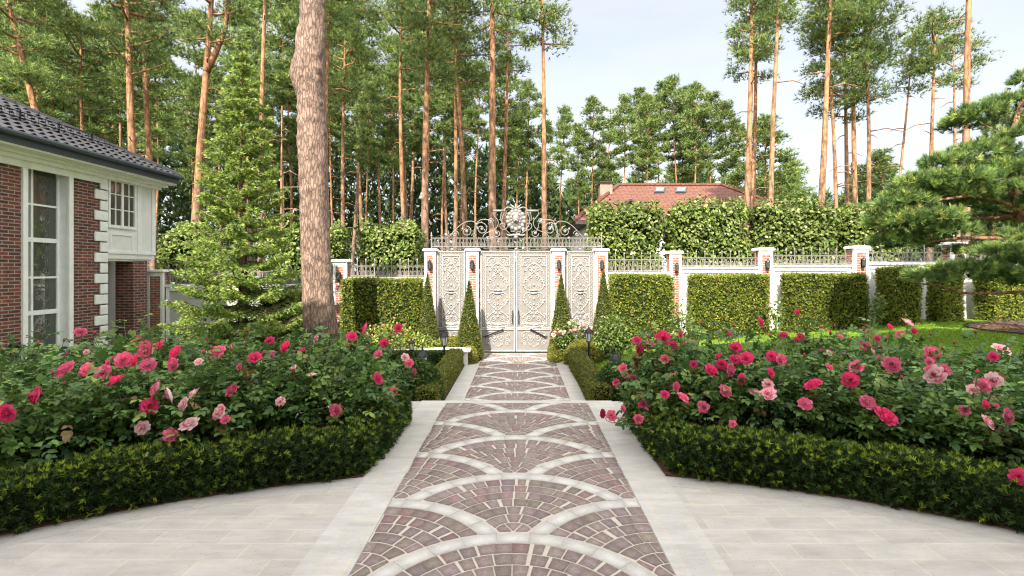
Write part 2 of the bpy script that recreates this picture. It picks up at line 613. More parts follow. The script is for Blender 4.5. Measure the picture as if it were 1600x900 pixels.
def tufts(rng, ctr, dirs, nb, length, width, spread=0.8, col=None):
    """every centre gets nb thin blades fanned round its direction -> V, T, C"""
    n = len(ctr)
    c = np.repeat(ctr, nb, 0); d = np.repeat(nrm(dirs), nb, 0)
    r = nrm(rng.normal(size=c.shape))
    bd = nrm(d + spread * r)
    sd = nrm(np.cross(bd, rng.normal(size=c.shape)))
    ln = length * rng.uniform(0.65, 1.15, (len(c), 1))
    V = np.stack([c - sd * width / 2, c + sd * width / 2, c + bd * ln], 1).reshape(-1, 3)
    T = np.arange(len(V)).reshape(-1, 3)
    C = np.repeat(np.repeat(col, nb, 0) * rng.uniform(0.85, 1.15, (len(c), 1)), 3, 0)
    return V, T, C


def leaves(rng, ctr, dirs, nor, length, width, col, fold=0.15):
    """flat pointed leaves, six triangles each"""
    d = nrm(dirs)
    s = nrm(np.cross(d, nor)); n = nrm(np.cross(s, d))
    k = rng.uniform(0.75, 1.2, (len(ctr), 1))
    L = length * k; W = width * k / 2
    up = n * W * fold * 2
    dr = -n * L * 0.12
    V = np.stack([ctr, ctr + d * L + dr, ctr + d * L * 0.5,
                  ctr + d * L * 0.28 + s * W * 0.92 + up, ctr + d * L * 0.66 + s * W * 0.8 + up + dr * 0.3,
                  ctr + d * L * 0.28 - s * W * 0.92 + up, ctr + d * L * 0.66 - s * W * 0.8 + up + dr * 0.3], 1)
    base = np.array([(0, 3, 2), (3, 4, 2), (4, 1, 2), (0, 2, 5), (5, 2, 6), (6, 2, 1)])
    T = (np.arange(len(ctr))[:, None, None] * 7 + base[None]).reshape(-1, 3)
    return V.reshape(-1, 3), T, np.repeat(col, 7, 0)


def quadleaves(rng, ctr, dirs, nor, length, width, col):
    """cheap rhombic leaves, two triangles each"""
    d = nrm(dirs)
    s = nrm(np.cross(d, nor))
    k = rng.uniform(0.7, 1.25, (len(ctr), 1))
    V = np.stack([ctr, ctr + d * length * k * 0.45 + s * width * k / 2, ctr + d * length * k, ctr + d * length * k * 0.45 - s * width * k / 2], 1).reshape(-1, 3)
    i = np.arange(len(ctr))[:, None] * 4
    T = np.concatenate([i + np.array([[0, 2, 1]]), i + np.array([[0, 3, 2]])], 1).reshape(-1, 3)
    return V, T, np.repeat(col, 4, 0)


def join(*parts):
    V, T, C, n = [], [], [], 0
    for v, t, c in parts:
        V.append(v); T.append(t + n); C.append(c); n += len(v)
    return np.concatenate(V), np.concatenate(T), np.concatenate(C)


def surf_sample(mb, n, rng, zmin=None):
    """n random points with normals on the faces of an MB"""
    V = np.array(mb.v); tr = []
    for f in mb.f:
        for i in range(1, len(f) - 1): tr.append((f[0], f[i], f[i + 1]))
    T = np.array(tr)
    a, b, c = V[T[:, 0]], V[T[:, 1]], V[T[:, 2]]
    nn = np.cross(b - a, c - a)
    ar = np.linalg.norm(nn, axis=1)
    nn = nrm(nn)
    if zmin is not None: ar = ar * (nn[:, 2] > zmin)
    k = rng.choice(len(T), n, p=ar / ar.sum())
    u, v = rng.random((2, n, 1))
    fl = (u + v) > 1
    u, v = np.where(fl, 1 - u, u), np.where(fl, 1 - v, v)
    return a[k] + (b[k] - a[k]) * u + (c[k] - a[k]) * v, nn[k]

# ------------------------------------------------------------------ ground, terrace, path
LOW = -0.565                                       # level of the lower garden and the gate
YE = 7.13                                          # far edge of the terrace
RC, CYC = 6.37, -1.70                              # round plaza: radius and centre
PX0, PW = -0.045, 1.0                              # path centre line and half width of the fan pattern
rng = np.random.default_rng(7)

struct('ground', MB().add([(-900, -300, -0.62), (900, -300, -0.62), (900, 1500, -0.62), (-900, 1500, -0.62)], [(0, 1, 2, 3)]), M_FLOOR)
struct('terrace', MB().box(-9.6, 9.6, -1.3, YE, -0.7, 0.0), M_SLAB)
stp = MB()
for i in range(3):
    stp.box(-1.40, 1.31, YE + 0.34 * i + 0.004, YE + 0.34 * (i + 1), -0.6, -0.14 * (i + 1))
struct('garden_steps', stp, M_BORDER)
struct('lower_path', MB().box(-1.405, 1.25, YE + 1.024, 14.75, -0.66, LOW - 0.002), M_BORDER)
# ring of edging slabs round the plaza
def arc_pts(rad, x0, x1, n=40):
    return [(x, CYC + math.sqrt(rad * rad - x * x)) for x in np.linspace(x0, x1, n)]


for nm, xa, xb in (('plaza_edging', -6.1, -1.40), ('plaza_edging', 1.31, 6.1)):
    a, b = arc_pts(RC, xa, xb, 60), arc_pts(RC - 0.20, xa, xb, 60)
    mb = MB()
    for i in range(59):
        k = 0.07 if i % 4 == 3 else 0.0
        p, q = np.array(a[i + 1]), np.array(b[i + 1])
        ea = np.array(a[i]) + k * (np.array(a[i + 1]) - np.array(a[i])) * 0
        f = 1 - k
        pa = np.array(a[i]) + (p - np.array(a[i])) * f
        qa = np.array(b[i]) + (q - np.array(b[i])) * f
        mb.prism([tuple(a[i]), tuple(pa), tuple(qa), tuple(b[i])], 0.0002, 0.0015)
    struct(nm, mb, M_BAND)
for xa, xb in ((-1.40, PX0 - PW - 0.002), (PX0 + PW + 0.002, 1.31)):
    struct('path_border', MB().box(xa, xb, -1.3, YE + 0.012, 0.0005, 0.008), M_BORDER)
struct('path_bed', MB().box(PX0 - PW, PX0 + PW, -1.3, YE + 0.012, 0.0005, 0.0045), M_GROUT)
struct('path_bed', MB().box(PX0 - PW, PX0 + PW, YE + 1.1, 14.5, LOW - 0.0015, LOW + 0.003), M_GROUT)
struct('terrace_lip', MB().box(PX0 - PW, PX0 + PW, 7.0, YE + 0.012, 0.0046, 0.010), M_BORDER)


def clip_half(poly, f):
    out = []
    for i in range(len(poly)):
        p, q = poly[i], poly[(i + 1) % len(poly)]
        a, b = f(p), f(q)
        if a >= 0: out.append(p)
        if (a >= 0) != (b >= 0):
            lo, hi = (p, q) if a >= 0 else (q, p)
            for _ in range(18):
                m = ((lo[0] + hi[0]) / 2, (lo[1] + hi[1]) / 2)
                if f(m) >= 0: lo = m
                else: hi = m
            out.append(lo)
    return out


def fan_paving(y0, y1, phase, z, name_c, name_b):
    per, r, t, d, gap = 1.042, 0.893, 0.136, 0.127, 0.0125
    k0, k1 = int((y0 - phase) / per) - 3, int((y1 - phase) / per) + 4
    for what in (name_c, name_b):
        V, T, C = [], [], []
        for k in range(k0 * 2, k1 * 2):
            cy = phase + k * per / 2 - r
            cols = (0,) if k % 2 == 0 else (-1, 1)
            for cx in cols:
                rows = [(r - i * d, r - (i + 1) * d + gap) for i in range(7)] if what == name_c else [(r + t - 0.004, r + 0.010)]
                for ri, (ro, rin) in enumerate(rows):
                    rin = max(rin, 0.02)
                    wd = 0.128 if what == name_c else 0.24
                    n = max(1, int(round(PI * ro / wd)))
                    for j in range(n):
                        off = 0.5 * (ri % 2) if what == name_c else 0
                        a0 = PI * (j + off) / n
                        a1 = PI * (j + 1 + off) / n
                        if what == name_c:
                            a0 += rng.normal() * 0.012; a1 += rng.normal() * 0.012
                        g = (gap if what == name_c else 0.005) / 2
                        po = [(cx * PW + ro * math.cos(q), cy + ro * math.sin(q)) for q in np.linspace(a0 + g / ro, a1 - g / ro, 4)]
                        pi_ = [(cx * PW + rin * math.cos(q), cy + rin * math.sin(q)) for q in np.linspace(a1 - g / rin, a0 + g / rin, 4)]
                        poly = po + pi_
                        if a1 - a0 < 2 * g / rin: continue
                        e = 0.012 if what == name_c else 0.005
                        RO = r + t + e
                        for ox, oy in ((cx - 1, cy - per / 2), (cx + 1, cy - per / 2), (cx, cy - per)):
                            if poly: poly = clip_half(poly, lambda p: math.hypot(p[0] - ox * PW, p[1] - oy) - RO)
                        for f in (lambda p: PW - 0.004 - p[0], lambda p: p[0] + PW - 0.004, lambda p: p[1] - y0, lambda p: y1 - p[1]):
                            if poly: poly = clip_half(poly, f)
                        if len(poly) < 3: continue
                        A = np.array(poly)
                        B = np.roll(A, -1, 0)
                        area = abs(np.sum(A[:, 0] * B[:, 1] - B[:, 0] * A[:, 1])) / 2
                        if area < 0.0012: continue
                        m = len(A)
                        n0 = sum(len(x) for x in V)
                        top = np.column_stack([A[:, 0] + PX0, A[:, 1], np.full(m, z + 0.0022 + rng.uniform(-.0004, .0004))])
                        bot = top.copy(); bot[:, 2] = z + 0.0008
                        V += [top, bot]
                        T += [(n0, n0 + i, n0 + i + 1) for i in range(1, m - 1)]
                        for i in range(m):
                            i2 = (i + 1) % m
                            T += [(n0 + i, n0 + m + i, n0 + m + i2), (n0 + i, n0 + m + i2, n0 + i2)]
                        if what == name_c:
                            c = np.array((0.225, 0.170, 0.152)) if rng.random() < 0.85 else np.array((0.24, 0.15, 0.14))
                            c = c * rng.uniform(0.82, 1.18) * np.array((1, rng.uniform(.95, 1.05), rng.uniform(.95, 1.08)))
                        else:
                            c = np.array((0.54, 0.515, 0.475)) * rng.uniform(0.93, 1.05)
                        C.append(np.tile(c, (2 * m, 1)))
        me = np_mesh(what, np.concatenate(V), np.array(T), np.concatenate(C), M_COBBLE if what == name_c else M_BANDST)
        tag(np_obj(what, me), kind='structure')


# centre of the noise in the stone lives in the cobble material
t_ = M_COBBLE.node_tree
g_ = t_.nodes.new('ShaderNodeNewGeometry')
n_ = t_.nodes.new('ShaderNodeTexNoise')
n_.inputs['Scale'].default_value = 55
n_.inputs['Detail'].default_value = 5
t_.links.new(g_.outputs['Position'], n_.inputs['Vector'])
r_ = t_.nodes.new('ShaderNodeMapRange')
r_.inputs['From Min'].default_value = 0.3
r_.inputs['From Max'].default_value = 0.7
r_.inputs['To Min'].default_value = 0.8
r_.inputs['To Max'].default_value = 1.2
t_.links.new(n_.outputs['Fac'], r_.inputs['Value'])
x_ = t_.nodes.new('ShaderNodeMix')
x_.data_type = 'RGBA'; x_.blend_type = 'MULTIPLY'; x_.inputs['Factor'].default_value = 1
b_ = t_.nodes['Principled BSDF']
src = b_.inputs['Base Color'].links[0].from_socket
t_.links.new(src, x_.inputs['A']); t_.links.new(r_.outputs[0], x_.inputs['B'])
t_.links.new(x_.outputs['Result'], b_.inputs['Base Color'])
q_ = t_.nodes.new('ShaderNodeBump')
q_.inputs['Strength'].default_value = 0.3; q_.inputs['Distance'].default_value = 0.006
t_.links.new(n_.outputs['Fac'], q_.inputs['Height']); t_.links.new(q_.outputs[0], b_.inputs['Normal'])

M_BANDST = M_COBBLE.copy()
M_BANDST.name = 'cast_stone_bands'
for n__ in M_BANDST.node_tree.nodes:
    if n__.type == 'MAP_RANGE' and abs(n__.inputs['To Min'].default_value - 0.8) < 1e-4:
        n__.inputs['To Min'].default_value, n__.inputs['To Max'].default_value = 0.93, 1.05
fan_paving(0.4, 7.0, 5.498, 0.0045, 'path_cobblestones', 'path_bands')
fan_paving(YE + 1.15, 14.45, 9.87 - 0.0, LOW + 0.003, 'path_cobblestones', 'path_bands')

# soil of the two rose beds
for sgn in (-1, 1):
    xi = 1.42 if sgn < 0 else 1.33
    pts = [(sgn * abs(x), y) for x, y in arc_pts(RC + 0.01, xi, 6.2, 40)]
    poly = pts + [(sgn * 9.4, -0.5), (sgn * 9.4, 6.22), (sgn * xi, 6.22)]
    if sgn > 0: poly = poly[::-1]
    struct('rose_bed_soil', MB().prism(poly, 0.0005, 0.012), M_SOIL)


# lawns
def zlawn(x, y):
    zr = np.interp(x, [1.3, 1.7, 3, 5.2, 8.6, 11.5, 20, 60], [LOW, LOW + .01, -0.26, -0.01, 0.22, 0.43, 0.6, 0.6])
    if x < 5.5:
        return float(zr)
    k = min(1, max(0, (y - YE) / 5.5)); k = k * k * (3 - 2 * k)
    kk = min(1, (x - 5.5) / 1.5)
    near = 0.05
    return float(zr * (1 - kk) + kk * (near * (1 - k) + zr * k))


xs = [1.26] + list(np.linspace(1.7, 14, 42)) + [17, 22, 30, 45]
ys = list(np.linspace(YE + 0.01, 15.2, 34))
mb = MB()
mb.add([(x, y, zlawn(x, y)) for x in xs for y in ys], [(i * len(ys) + j, (i + 1) * len(ys) + j, (i + 1) * len(ys) + j + 1, i * len(ys) + j + 1) for i in range(len(xs) - 1) for j in range(len(ys) - 1)])
struct('lawn', mb, M_LAWN, smooth=True)
struct('lawn', MB().add([(9.605, -1.3, .05), (45, -1.3, .05), (45, YE + .012, .05), (9.605, YE + .012, .05)], [(0, 1, 2, 3)]), M_LAWN)
struct('lawn', MB().add([(-12, YE + .01, LOW), (-1.42, YE + .01, LOW), (-1.42, 14.9, LOW), (-12, 14.9, LOW)], [(0, 1, 2, 3)]), M_LAWN)
for xa, xb in ((-1.62, -1.42),):
    struct('hedge_soil', MB().box(xa, xb, 8.3, 14.3, LOW - 0.01, LOW + 0.012), M_SOIL)
# short grass on the part of the lawn in view
n = 110000
gx = rng.uniform(1.6, 22, n); gy = rng.uniform(7.4, 14.0, n)
keep = (gx * F / gy + CX < 2100)
gx, gy = gx[keep], gy[keep]
gz = np.array([zlawn(a, b) for a, b in zip(gx, gy)])
V, T, C = tufts(rng, np.column_stack([gx, gy, gz]), np.tile((0., 0., 1.), (len(gx), 1)), 4, 0.045, 0.012, 0.55,
                pick(rng, len(gx), [(0.18, 0.31, 0.028), (0.25, 0.36, 0.045), (0.13, 0.23, 0.022)], [5, 3, 3]))
g = np_obj('lawn_grass', np_mesh('lawn_grass', V, T, C, M_LEAF))
tag(g, 'short mown grass of the lawn beside the hedges', 'grass', kind='stuff')


# ------------------------------------------------------------------ clipped hedges
YEW = [(0.19, 0.245, 0.034), (0.265, 0.31, 0.046), (0.36, 0.36, 0.06), (0.095, 0.135, 0.023), (0.46, 0.26, 0.10)]
YEW_W = [6, 4, 2, 4, 0.35]
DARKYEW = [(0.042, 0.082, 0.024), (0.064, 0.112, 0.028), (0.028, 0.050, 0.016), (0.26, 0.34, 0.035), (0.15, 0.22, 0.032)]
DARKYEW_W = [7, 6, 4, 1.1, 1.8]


def rounded_box(x0, x1, y0, y1, z0, z1, r=0.08, seg=10, wob=0.025, rg=None):
    """a hedge body: a box with soft edges and an uneven clipped face"""
    bm = bmesh.new()
    bmesh.ops.create_cube(bm, size=1)
    for v in bm.verts:
        v.co = Vector(((x0 + x1) / 2 + v.co.x * (x1 - x0), (y0 + y1) / 2 + v.co.y * (y1 - y0), (z0 + z1) / 2 + v.co.z * (z1 - z0)))
    bmesh.ops.bevel(bm, geom=[e for e in bm.edges], offset=r, segments=2, affect='EDGES', profile=0.6)
    bmesh.ops.subdivide_edges(bm, edges=[e for e in bm.edges if e.calc_length() > 0.3], cuts=seg // 2, use_grid_fill=True)
    ph = rg.uniform(0, 9, 6) if rg is not None else np.zeros(6)
    for v in bm.verts:
        x, y, z = v.co
        v.co.x += wob * math.sin(3.1 * z + ph[0] + 2 * y)
        v.co.y += wob * math.sin(2.7 * x + ph[1] + 3.3 * z)
        v.co.z += wob * math.sin(3.7 * x + ph[2] + 2.9 * y) * (1 if z > (z0 + z1) / 2 else 0)
    mb = MB()
    bm.verts.ensure_lookup_table()
    mb.add([tuple(v.co) for v in bm.verts], [tuple(v.index for v in f.verts) for f in bm.faces])
    bm.free()
    return mb


def shrink(mb, k):
    V = np.array(mb.v)
    c = V.mean(0)
    ext = (V.max(0) - V.min(0)) / 2
    out = MB()
    out.v = [tuple(q) for q in c + (V - c) * np.maximum(0.1, (ext - k) / ext)]
    out.f = list(mb.f)
    return out


def clad(name, label, cat, body, loc, n, rg, nb=5, ln=0.058, wd=0.018, cols=YEW, wts=YEW_W, spread=0.9, depth=0.05, group=None, core=0.05):
    """a clipped shrub: a dark twiggy inside and a coat of sprigs as one foliage part"""
    t = thing(name, label, cat, loc, group)
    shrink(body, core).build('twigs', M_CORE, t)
    p, nn = surf_sample(body, n, rg)
    p = p - nn * rg.uniform(0, depth, (n, 1)) ** 1.0 + nn * (rg.random((n, 1)) < 0.06) * 0.02
    dr = nrm(nn + 0.5 * rg.normal(size=nn.shape) + np.array((0, 0, 0.35)))
    A = tufts(rg, p, dr, nb, ln, wd, spread, pick(rg, n, cols, wts))
    # flat sprays lying along the clipped face
    m = int(n * 1.1)
    p, nn = surf_sample(body, m, rg)
    p = p - nn * rg.uniform(-0.012, depth * 1.1, (m, 1))
    B = quadleaves(rg, p, nrm(rg.normal(size=nn.shape) + (0, 0, .3) + .25 * nn), nrm(nn + .45 * rg.normal(size=nn.shape)), ln * 0.95, wd * 1.5, pick(rg, m, cols, wts, .22))
    V, T, C = join(A, B)
    np_obj('foliage', np_mesh('foliage', V - np.array(loc), T, C, M_LEAF), t)
    return t


YH = 13.55                                         # front of the tall hedge blocks
blocks = [(531, 661, 436, -0.40, 'long yew hedge block between the big pine and the gate, crossed by a trunk shadow'),
          (951, 1053, 430, -0.30, 'square yew hedge block just right of the gate, behind a white rose shrub'),
          (1073, 1203, 430, -0.05, 'clipped yew hedge block between the first two brick pillars right of the gate'),
          (1219, 1359, 429, 0.16, 'widest yew hedge block, behind the tallest roses of the right bed'),
          (1367, 1442, 418, 0.28, 'narrow yew hedge block shaded by the garden pine on its right half'),
          (1446, 1508, 420, 0.36, 'yew hedge block mostly hidden under the low pine branch'),
          (1520, 1640, 422, 0.40, 'rightmost yew hedge block, behind the mulched tree bed'),
          (405, 478, 455, -0.45, 'low shaded yew hedge block left of the big pine trunk')]
for i, (xa, xb, yt, zb, lab) in enumerate(blocks):
    rg = np.random.default_rng(100 + i)
    x0 = XP(xa, YH + 0.72) if xa > CX else XP(xa, YH)
    x1 = XP(xb, YH + 0.72) if xb < CX else XP(xb, YH)
    body = rounded_box(x0, x1, YH, YH + 0.72, zb - 0.25, ZP(yt, YH), 0.07, 10, 0.02, rg)
    area = (x1 - x0) * 2.3 + 2 * 0.72 * 2.2 + (x1 - x0) * 0.7
    clad('yew_hedge', lab, 'hedge', body, ((x0 + x1) / 2, YH + 0.36, zb - 0.1), int(area * 800), rg, ln=0.07, wd=0.022, depth=0.08)

# cones beside the gate
for i, (px, ya, yb, hw, Y, lab) in enumerate([(668, 428, 548, 21, 13.75, 'leftmost cone topiary, before the outer left gate pillar'),
                                              (733, 438, 556, 22, 13.55, 'cone topiary left of the big double gate, beside its left leaf'),
                                              (877, 428, 553, 21, 13.75, 'cone topiary right of the big double gate, beside its right leaf'),
                                              (943, 422, 550, 23, 13.75, 'rightmost cone topiary, touching the hedge right of the gate')]):
    rg = np.random.default_rng(140 + i)
    c = P(px, yb, Y)
    z0, z1 = LOW, ZP(ya, Y)
    h = z1 - z0
    r0 = hw * Y / F
    mb = MB()
    mb.lathe([(r0 * 0.86, 0), (r0 * 1.0, h * 0.06), (r0 * 0.95, h * 0.14)] + [(r0 * (1 - q) ** 0.95 + 0.02, h * q) for q in np.linspace(0.2, 1, 10)], (c[0], Y, z0), 20)
    clad('cone_topiary', lab, 'topiary', mb, (c[0], Y, z0), 3300, rg, ln=0.045, wd=0.016, depth=0.03, group='cone topiaries at the gate', core=0.03,
         cols=[(0.12, 0.155, 0.03), (0.185, 0.20, 0.04), (0.062, 0.09, 0.019), (0.25, 0.215, 0.05)], wts=[6, 4, 3, 1.5])


def dome(c, rx, ry, h, n=22, power=2.6, rg=None):
    mb = MB()
    rings = 9
    vs_ = []
    for i in range(rings + 1):
        a = PI / 2 * i / rings
        rr = math.cos(a) ** (2 / power); zz = math.sin(a) ** (2 / power)
        for j in range(n):
            b = 2 * PI * j / n
            vs_.append((c[0] + rx * max(rr, 0.02) * math.cos(b), c[1] + ry * max(rr, 0.02) * math.sin(b), c[2] + h * zz))
    fs = [(i * n + j, i * n + (j + 1) % n, (i + 1) * n + (j + 1) % n, (i + 1) * n + j) for i in range(rings) for j in range(n)]
    fs.append(tuple(rings * n + j for j in range(n)))
    return mb.add(vs_, fs)


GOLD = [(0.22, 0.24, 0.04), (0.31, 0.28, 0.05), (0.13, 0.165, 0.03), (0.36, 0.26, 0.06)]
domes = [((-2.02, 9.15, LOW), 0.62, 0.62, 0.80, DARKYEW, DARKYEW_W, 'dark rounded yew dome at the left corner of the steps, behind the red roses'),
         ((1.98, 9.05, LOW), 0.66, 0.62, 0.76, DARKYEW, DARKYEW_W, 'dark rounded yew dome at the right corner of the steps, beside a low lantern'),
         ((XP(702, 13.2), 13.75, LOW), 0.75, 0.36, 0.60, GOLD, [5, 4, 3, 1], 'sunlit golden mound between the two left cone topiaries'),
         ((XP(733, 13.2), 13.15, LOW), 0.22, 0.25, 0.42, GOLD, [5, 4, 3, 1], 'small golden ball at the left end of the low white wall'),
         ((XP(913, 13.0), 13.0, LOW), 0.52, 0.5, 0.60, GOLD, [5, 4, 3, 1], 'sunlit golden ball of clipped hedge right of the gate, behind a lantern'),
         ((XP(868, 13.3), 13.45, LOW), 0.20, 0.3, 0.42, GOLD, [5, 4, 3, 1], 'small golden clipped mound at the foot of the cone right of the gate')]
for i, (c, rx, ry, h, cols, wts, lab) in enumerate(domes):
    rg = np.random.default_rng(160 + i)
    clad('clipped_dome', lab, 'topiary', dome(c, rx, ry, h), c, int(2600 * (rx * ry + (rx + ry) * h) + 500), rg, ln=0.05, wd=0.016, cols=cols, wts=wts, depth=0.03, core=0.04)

# low hedges along the lower path
for i, (x0, x1, y0, y1, h, lab) in enumerate([(-1.78, -1.44, 8.5, 12.85, 0.44, 'low clipped hedge along the left side of the path to the gate'),
                                              (1.26, 1.60, 8.5, 13.6, 0.46, 'low clipped hedge along the right side of the path to the gate'),
                                              (-6.5, -1.80, 12.35, 12.75, 0.40, 'low dark hedge running along the foot of the white wall')]):
    rg = np.random.default_rng(180 + i)
    body = rounded_box(x0, x1, y0, y1, LOW - 0.1, LOW + h, 0.08, 12, 0.015, rg)
    cols, wts = ([(0.16, 0.19, 0.036), (0.26, 0.25, 0.05), (0.095, 0.13, 0.026), (0.32, 0.25, 0.06)], [5, 3, 4, 1]) if i < 2 else (DARKYEW, DARKYEW_W)
    clad('box_hedge', lab, 'hedge', body, ((x0 + x1) / 2, (y0 + y1) / 2, LOW), 7500, rg, ln=0.045, wd=0.014, cols=cols, wts=wts, depth=0.03, core=0.04)

# near hedges round the rose beds: dark yew with bright young shoots
for sgn, lab in ((-1, 'low dark yew hedge with bright shoots curving round the left rose bed'), (1, 'low dark yew hedge with bright shoots curving round the right rose bed')):
    rg = np.random.default_rng(200 + sgn)
    xi = 1.37 if sgn < 0 else 1.33
    # centre line of the hedge from the terrace edge along the path, round the corner and along the plaza
    line = [(xi + 0.20, 6.18), (xi + 0.17, 5.6), (xi + 0.16, 5.1)]
    line += [(x, CYC + math.sqrt((RC + 0.185) ** 2 - x * x)) for x in np.linspace(xi + 0.22, 5.4, 26)]
    line = np.array(line)
    # resample
    sl_ = np.concatenate([[0], np.cumsum(np.linalg.norm(np.diff(line, axis=0), axis=1))])
    ss = np.linspace(0, sl_[-1], 60)
    line = np.column_stack([np.interp(ss, sl_, line[:, 0]), np.interp(ss, sl_, line[:, 1])])
    tg = nrm(np.gradient(line, axis=0)); no = np.column_stack([tg[:, 1], -tg[:, 0]])
    prof = [(0.19, 0.01), (0.205, 0.16), (0.20, 0.27), (0.17, 0.345), (0.10, 0.37), (0, 0.375), (-0.10, 0.37), (-0.17, 0.345), (-0.2, 0.28), (-0.2, 0.01)]
    mb = MB(); vs_ = []
    for i in range(60):
        wv = 1 + 0.06 * math.sin(i * 0.9) + 0.05 * math.sin(i * 0.37 + 1)
        for o_, z_ in prof:
            q = line[i] + no[i] * o_ * wv
            vs_.append((sgn * q[0], q[1], z_ * (1 + 0.05 * math.sin(i * 0.6 + 2))))
    k = len(prof)
    mb.add(vs_, [(i * k + j, i * k + j + 1, (i + 1) * k + j + 1, (i + 1) * k + j) for i in range(59) for j in range(k - 1)] + [tuple(range(k)), tuple(59 * k + j for j in range(k))])
    if sgn < 0:      # keep faces pointing outward
        pass
    loc = (sgn * 2.6, 4.4, 0)
    t = thing('yew_hedge', lab, 'hedge', loc)
    inner = MB(); vs2 = []
    for i in range(60):
        for o_, z_ in prof:
            q = line[i] + no[i] * o_ * 0.66
            vs2.append((sgn * q[0], q[1], z_ * 0.80 - 0.01))
    inner.add(vs2, mb.f)
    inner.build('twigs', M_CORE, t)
    n = 9000
    p, nn = surf_sample(mb, n, rg)
    ctr = np.column_stack([np.interp(p[:, 1], [0, 9], [0, 0]), p[:, 1], np.full(n, 0.2)])
    # outward: away from the hedge's centre line
    d2 = ((p[:, None, :2] - (line * np.array((sgn, 1)))[None]) ** 2).sum(2)
    near = (line * np.array((sgn, 1)))[d2.argmin(1)]
    out = np.column_stack([p[:, :2] - near, p[:, 2] - 0.22])
    nn = np.where((nn * out).sum(1, keepdims=True) < 0, -nn, nn)
    p = p - nn * rg.uniform(0, 0.07, (n, 1))
    dr = nrm(nn + 0.55 * rg.normal(size=nn.shape) + np.array((0, 0, 0.5)))
    # each shoot: a short twig carrying flat pointed needles in two tiers
    col = pick(rg, n, DARKYEW[:3] + [DARKYEW[4]], [7, 6, 4, 1.0])
    A = tufts(rg, p, dr, 9, 0.046, 0.010, 0.95, col)
    B = tufts(rg, p + dr * 0.022, dr, 8, 0.045, 0.009, 0.8, col * 1.15)
    m = 1700
    k = rg.choice(n, m, p=(0.25 + (p[:, 2] > 0.27)) / (0.25 + (p[:, 2] > 0.27)).sum(), replace=False)
    tip = pick(rg, m, [(0.34, 0.43, 0.04), (0.24, 0.34, 0.04), (0.42, 0.46, 0.07)], [3, 3, 1])
    D = tufts(rg, p[k] + dr[k] * 0.035, dr[k], 11, 0.046, 0.010, 0.75, tip)
    V, T, C = join(A, B, D)
    np_obj('foliage', np_mesh('foliage', V - np.array(loc), T, C, M_LEAF), t)

# ------------------------------------------------------------------ boundary wall, pillars, railings
YW = 14.45
pil = [(230, 254, 421, 'shaded brick pillar at the far left end of the wall, beside the house'),
       (520, 541, 405, 'brick pillar just right of the big pine trunk'),
       (663, 681, 388, 'outer left brick pillar of the gate'),
       (728, 748, 388, 'brick pillar between the left side panel and the double gate'),
       (863, 883, 388, 'brick pillar between the double gate and the right side panel'),
       (930, 950, 388, 'outer right brick pillar of the gate'),
       (1047, 1065, 392, 'first brick pillar of the wall right of the gate'),
       (1187, 1208, 387, 'second brick pillar of the wall right of the gate'),
       (1335, 1358, 384, 'third brick pillar of the wall right of the gate'),
       (1488, 1510, 378, 'brick pillar half hidden by the garden pine')]
for xa, xb, yt, lab in pil:
    x0, x1, zt = XP(xa, YW), XP(xb, YW), ZP(yt, YW)
    xc = (x0 + x1) / 2
    t = thing('brick_pillar', lab + ', with white corners and cap', 'pillar', (xc, YW + 0.2, -0.6))
    sw = 0.072
    MB().box(x0 + 0.01, x1 - 0.01, YW + 0.012, YW + 0.38, -0.7, zt - 0.082).build('brick_shaft', M_PBRICK, t)
    for a, b in ((x0, x0 + sw), (x1 - sw, x1)):
        MB().box(a, b, YW, YW + 0.09, -0.69, zt - 0.081).build('corner_strip', M_TRIM, t, bevel=0.006)
    MB().box(x0 + sw + .001, x1 - sw - .001, YW + 0.002, YW + 0.06, zt - 0.20, zt - 0.081).build('frieze', M_TRIM, t)
    cp = MB().box(x0 - 0.045, x1 + 0.045, YW - 0.045, YW + 0.43, zt - 0.08, zt - 0.03)
    cp.box(x0 - 0.025, x1 + 0.025, YW - 0.025, YW + 0.41, zt - 0.029, zt)
    cp.build('cap', M_TRIM, t, bevel=0.008)
    if xa == 230: continue
    # wall lamp on the pillar
    lz = zt - 0.50
    s_ = thing('wall_lamp', 'black wall lamp on the ' + lab, 'wall lamp', (xc, YW, lz))
    MB().box(xc - 0.03, xc + 0.03, YW - 0.012, YW + 0.010, lz - 0.12, lz + 0.12).build('back_plate', M_BLACK, s_, bevel=0.004)
    q = MB().lathe([(0.02, -0.13), (0.045, -0.10), (0.05, -0.085)], (xc, YW - 0.09, lz), 8)
    q.lathe([(0.062, 0.09), (0.05, 0.12), (0.015, 0.16), (0.01, 0.18)], (xc, YW - 0.09, lz), 8)
    for j in range(6):
        a = PI / 3 * j
        q.tube([(xc + 0.045 * math.cos(a), YW - 0.09 + 0.045 * math.sin(a), lz - 0.09), (xc + 0.055 * math.cos(a), YW - 0.09 + 0.055 * math.sin(a), lz + 0.095)], 0.005, 4)
    q.tube([(xc, YW, lz - 0.06), (xc, YW - 0.06, lz - 0.1), (xc, YW - 0.09, lz - 0.12)], 0.01, 5)
    q.build('lantern_frame', M_BLACK, s_)
    MB().lathe([(0.04, -0.085), (0.05, 0.09)], (xc, YW - 0.09, lz), 6).build('glass', M_GLASS, s_)


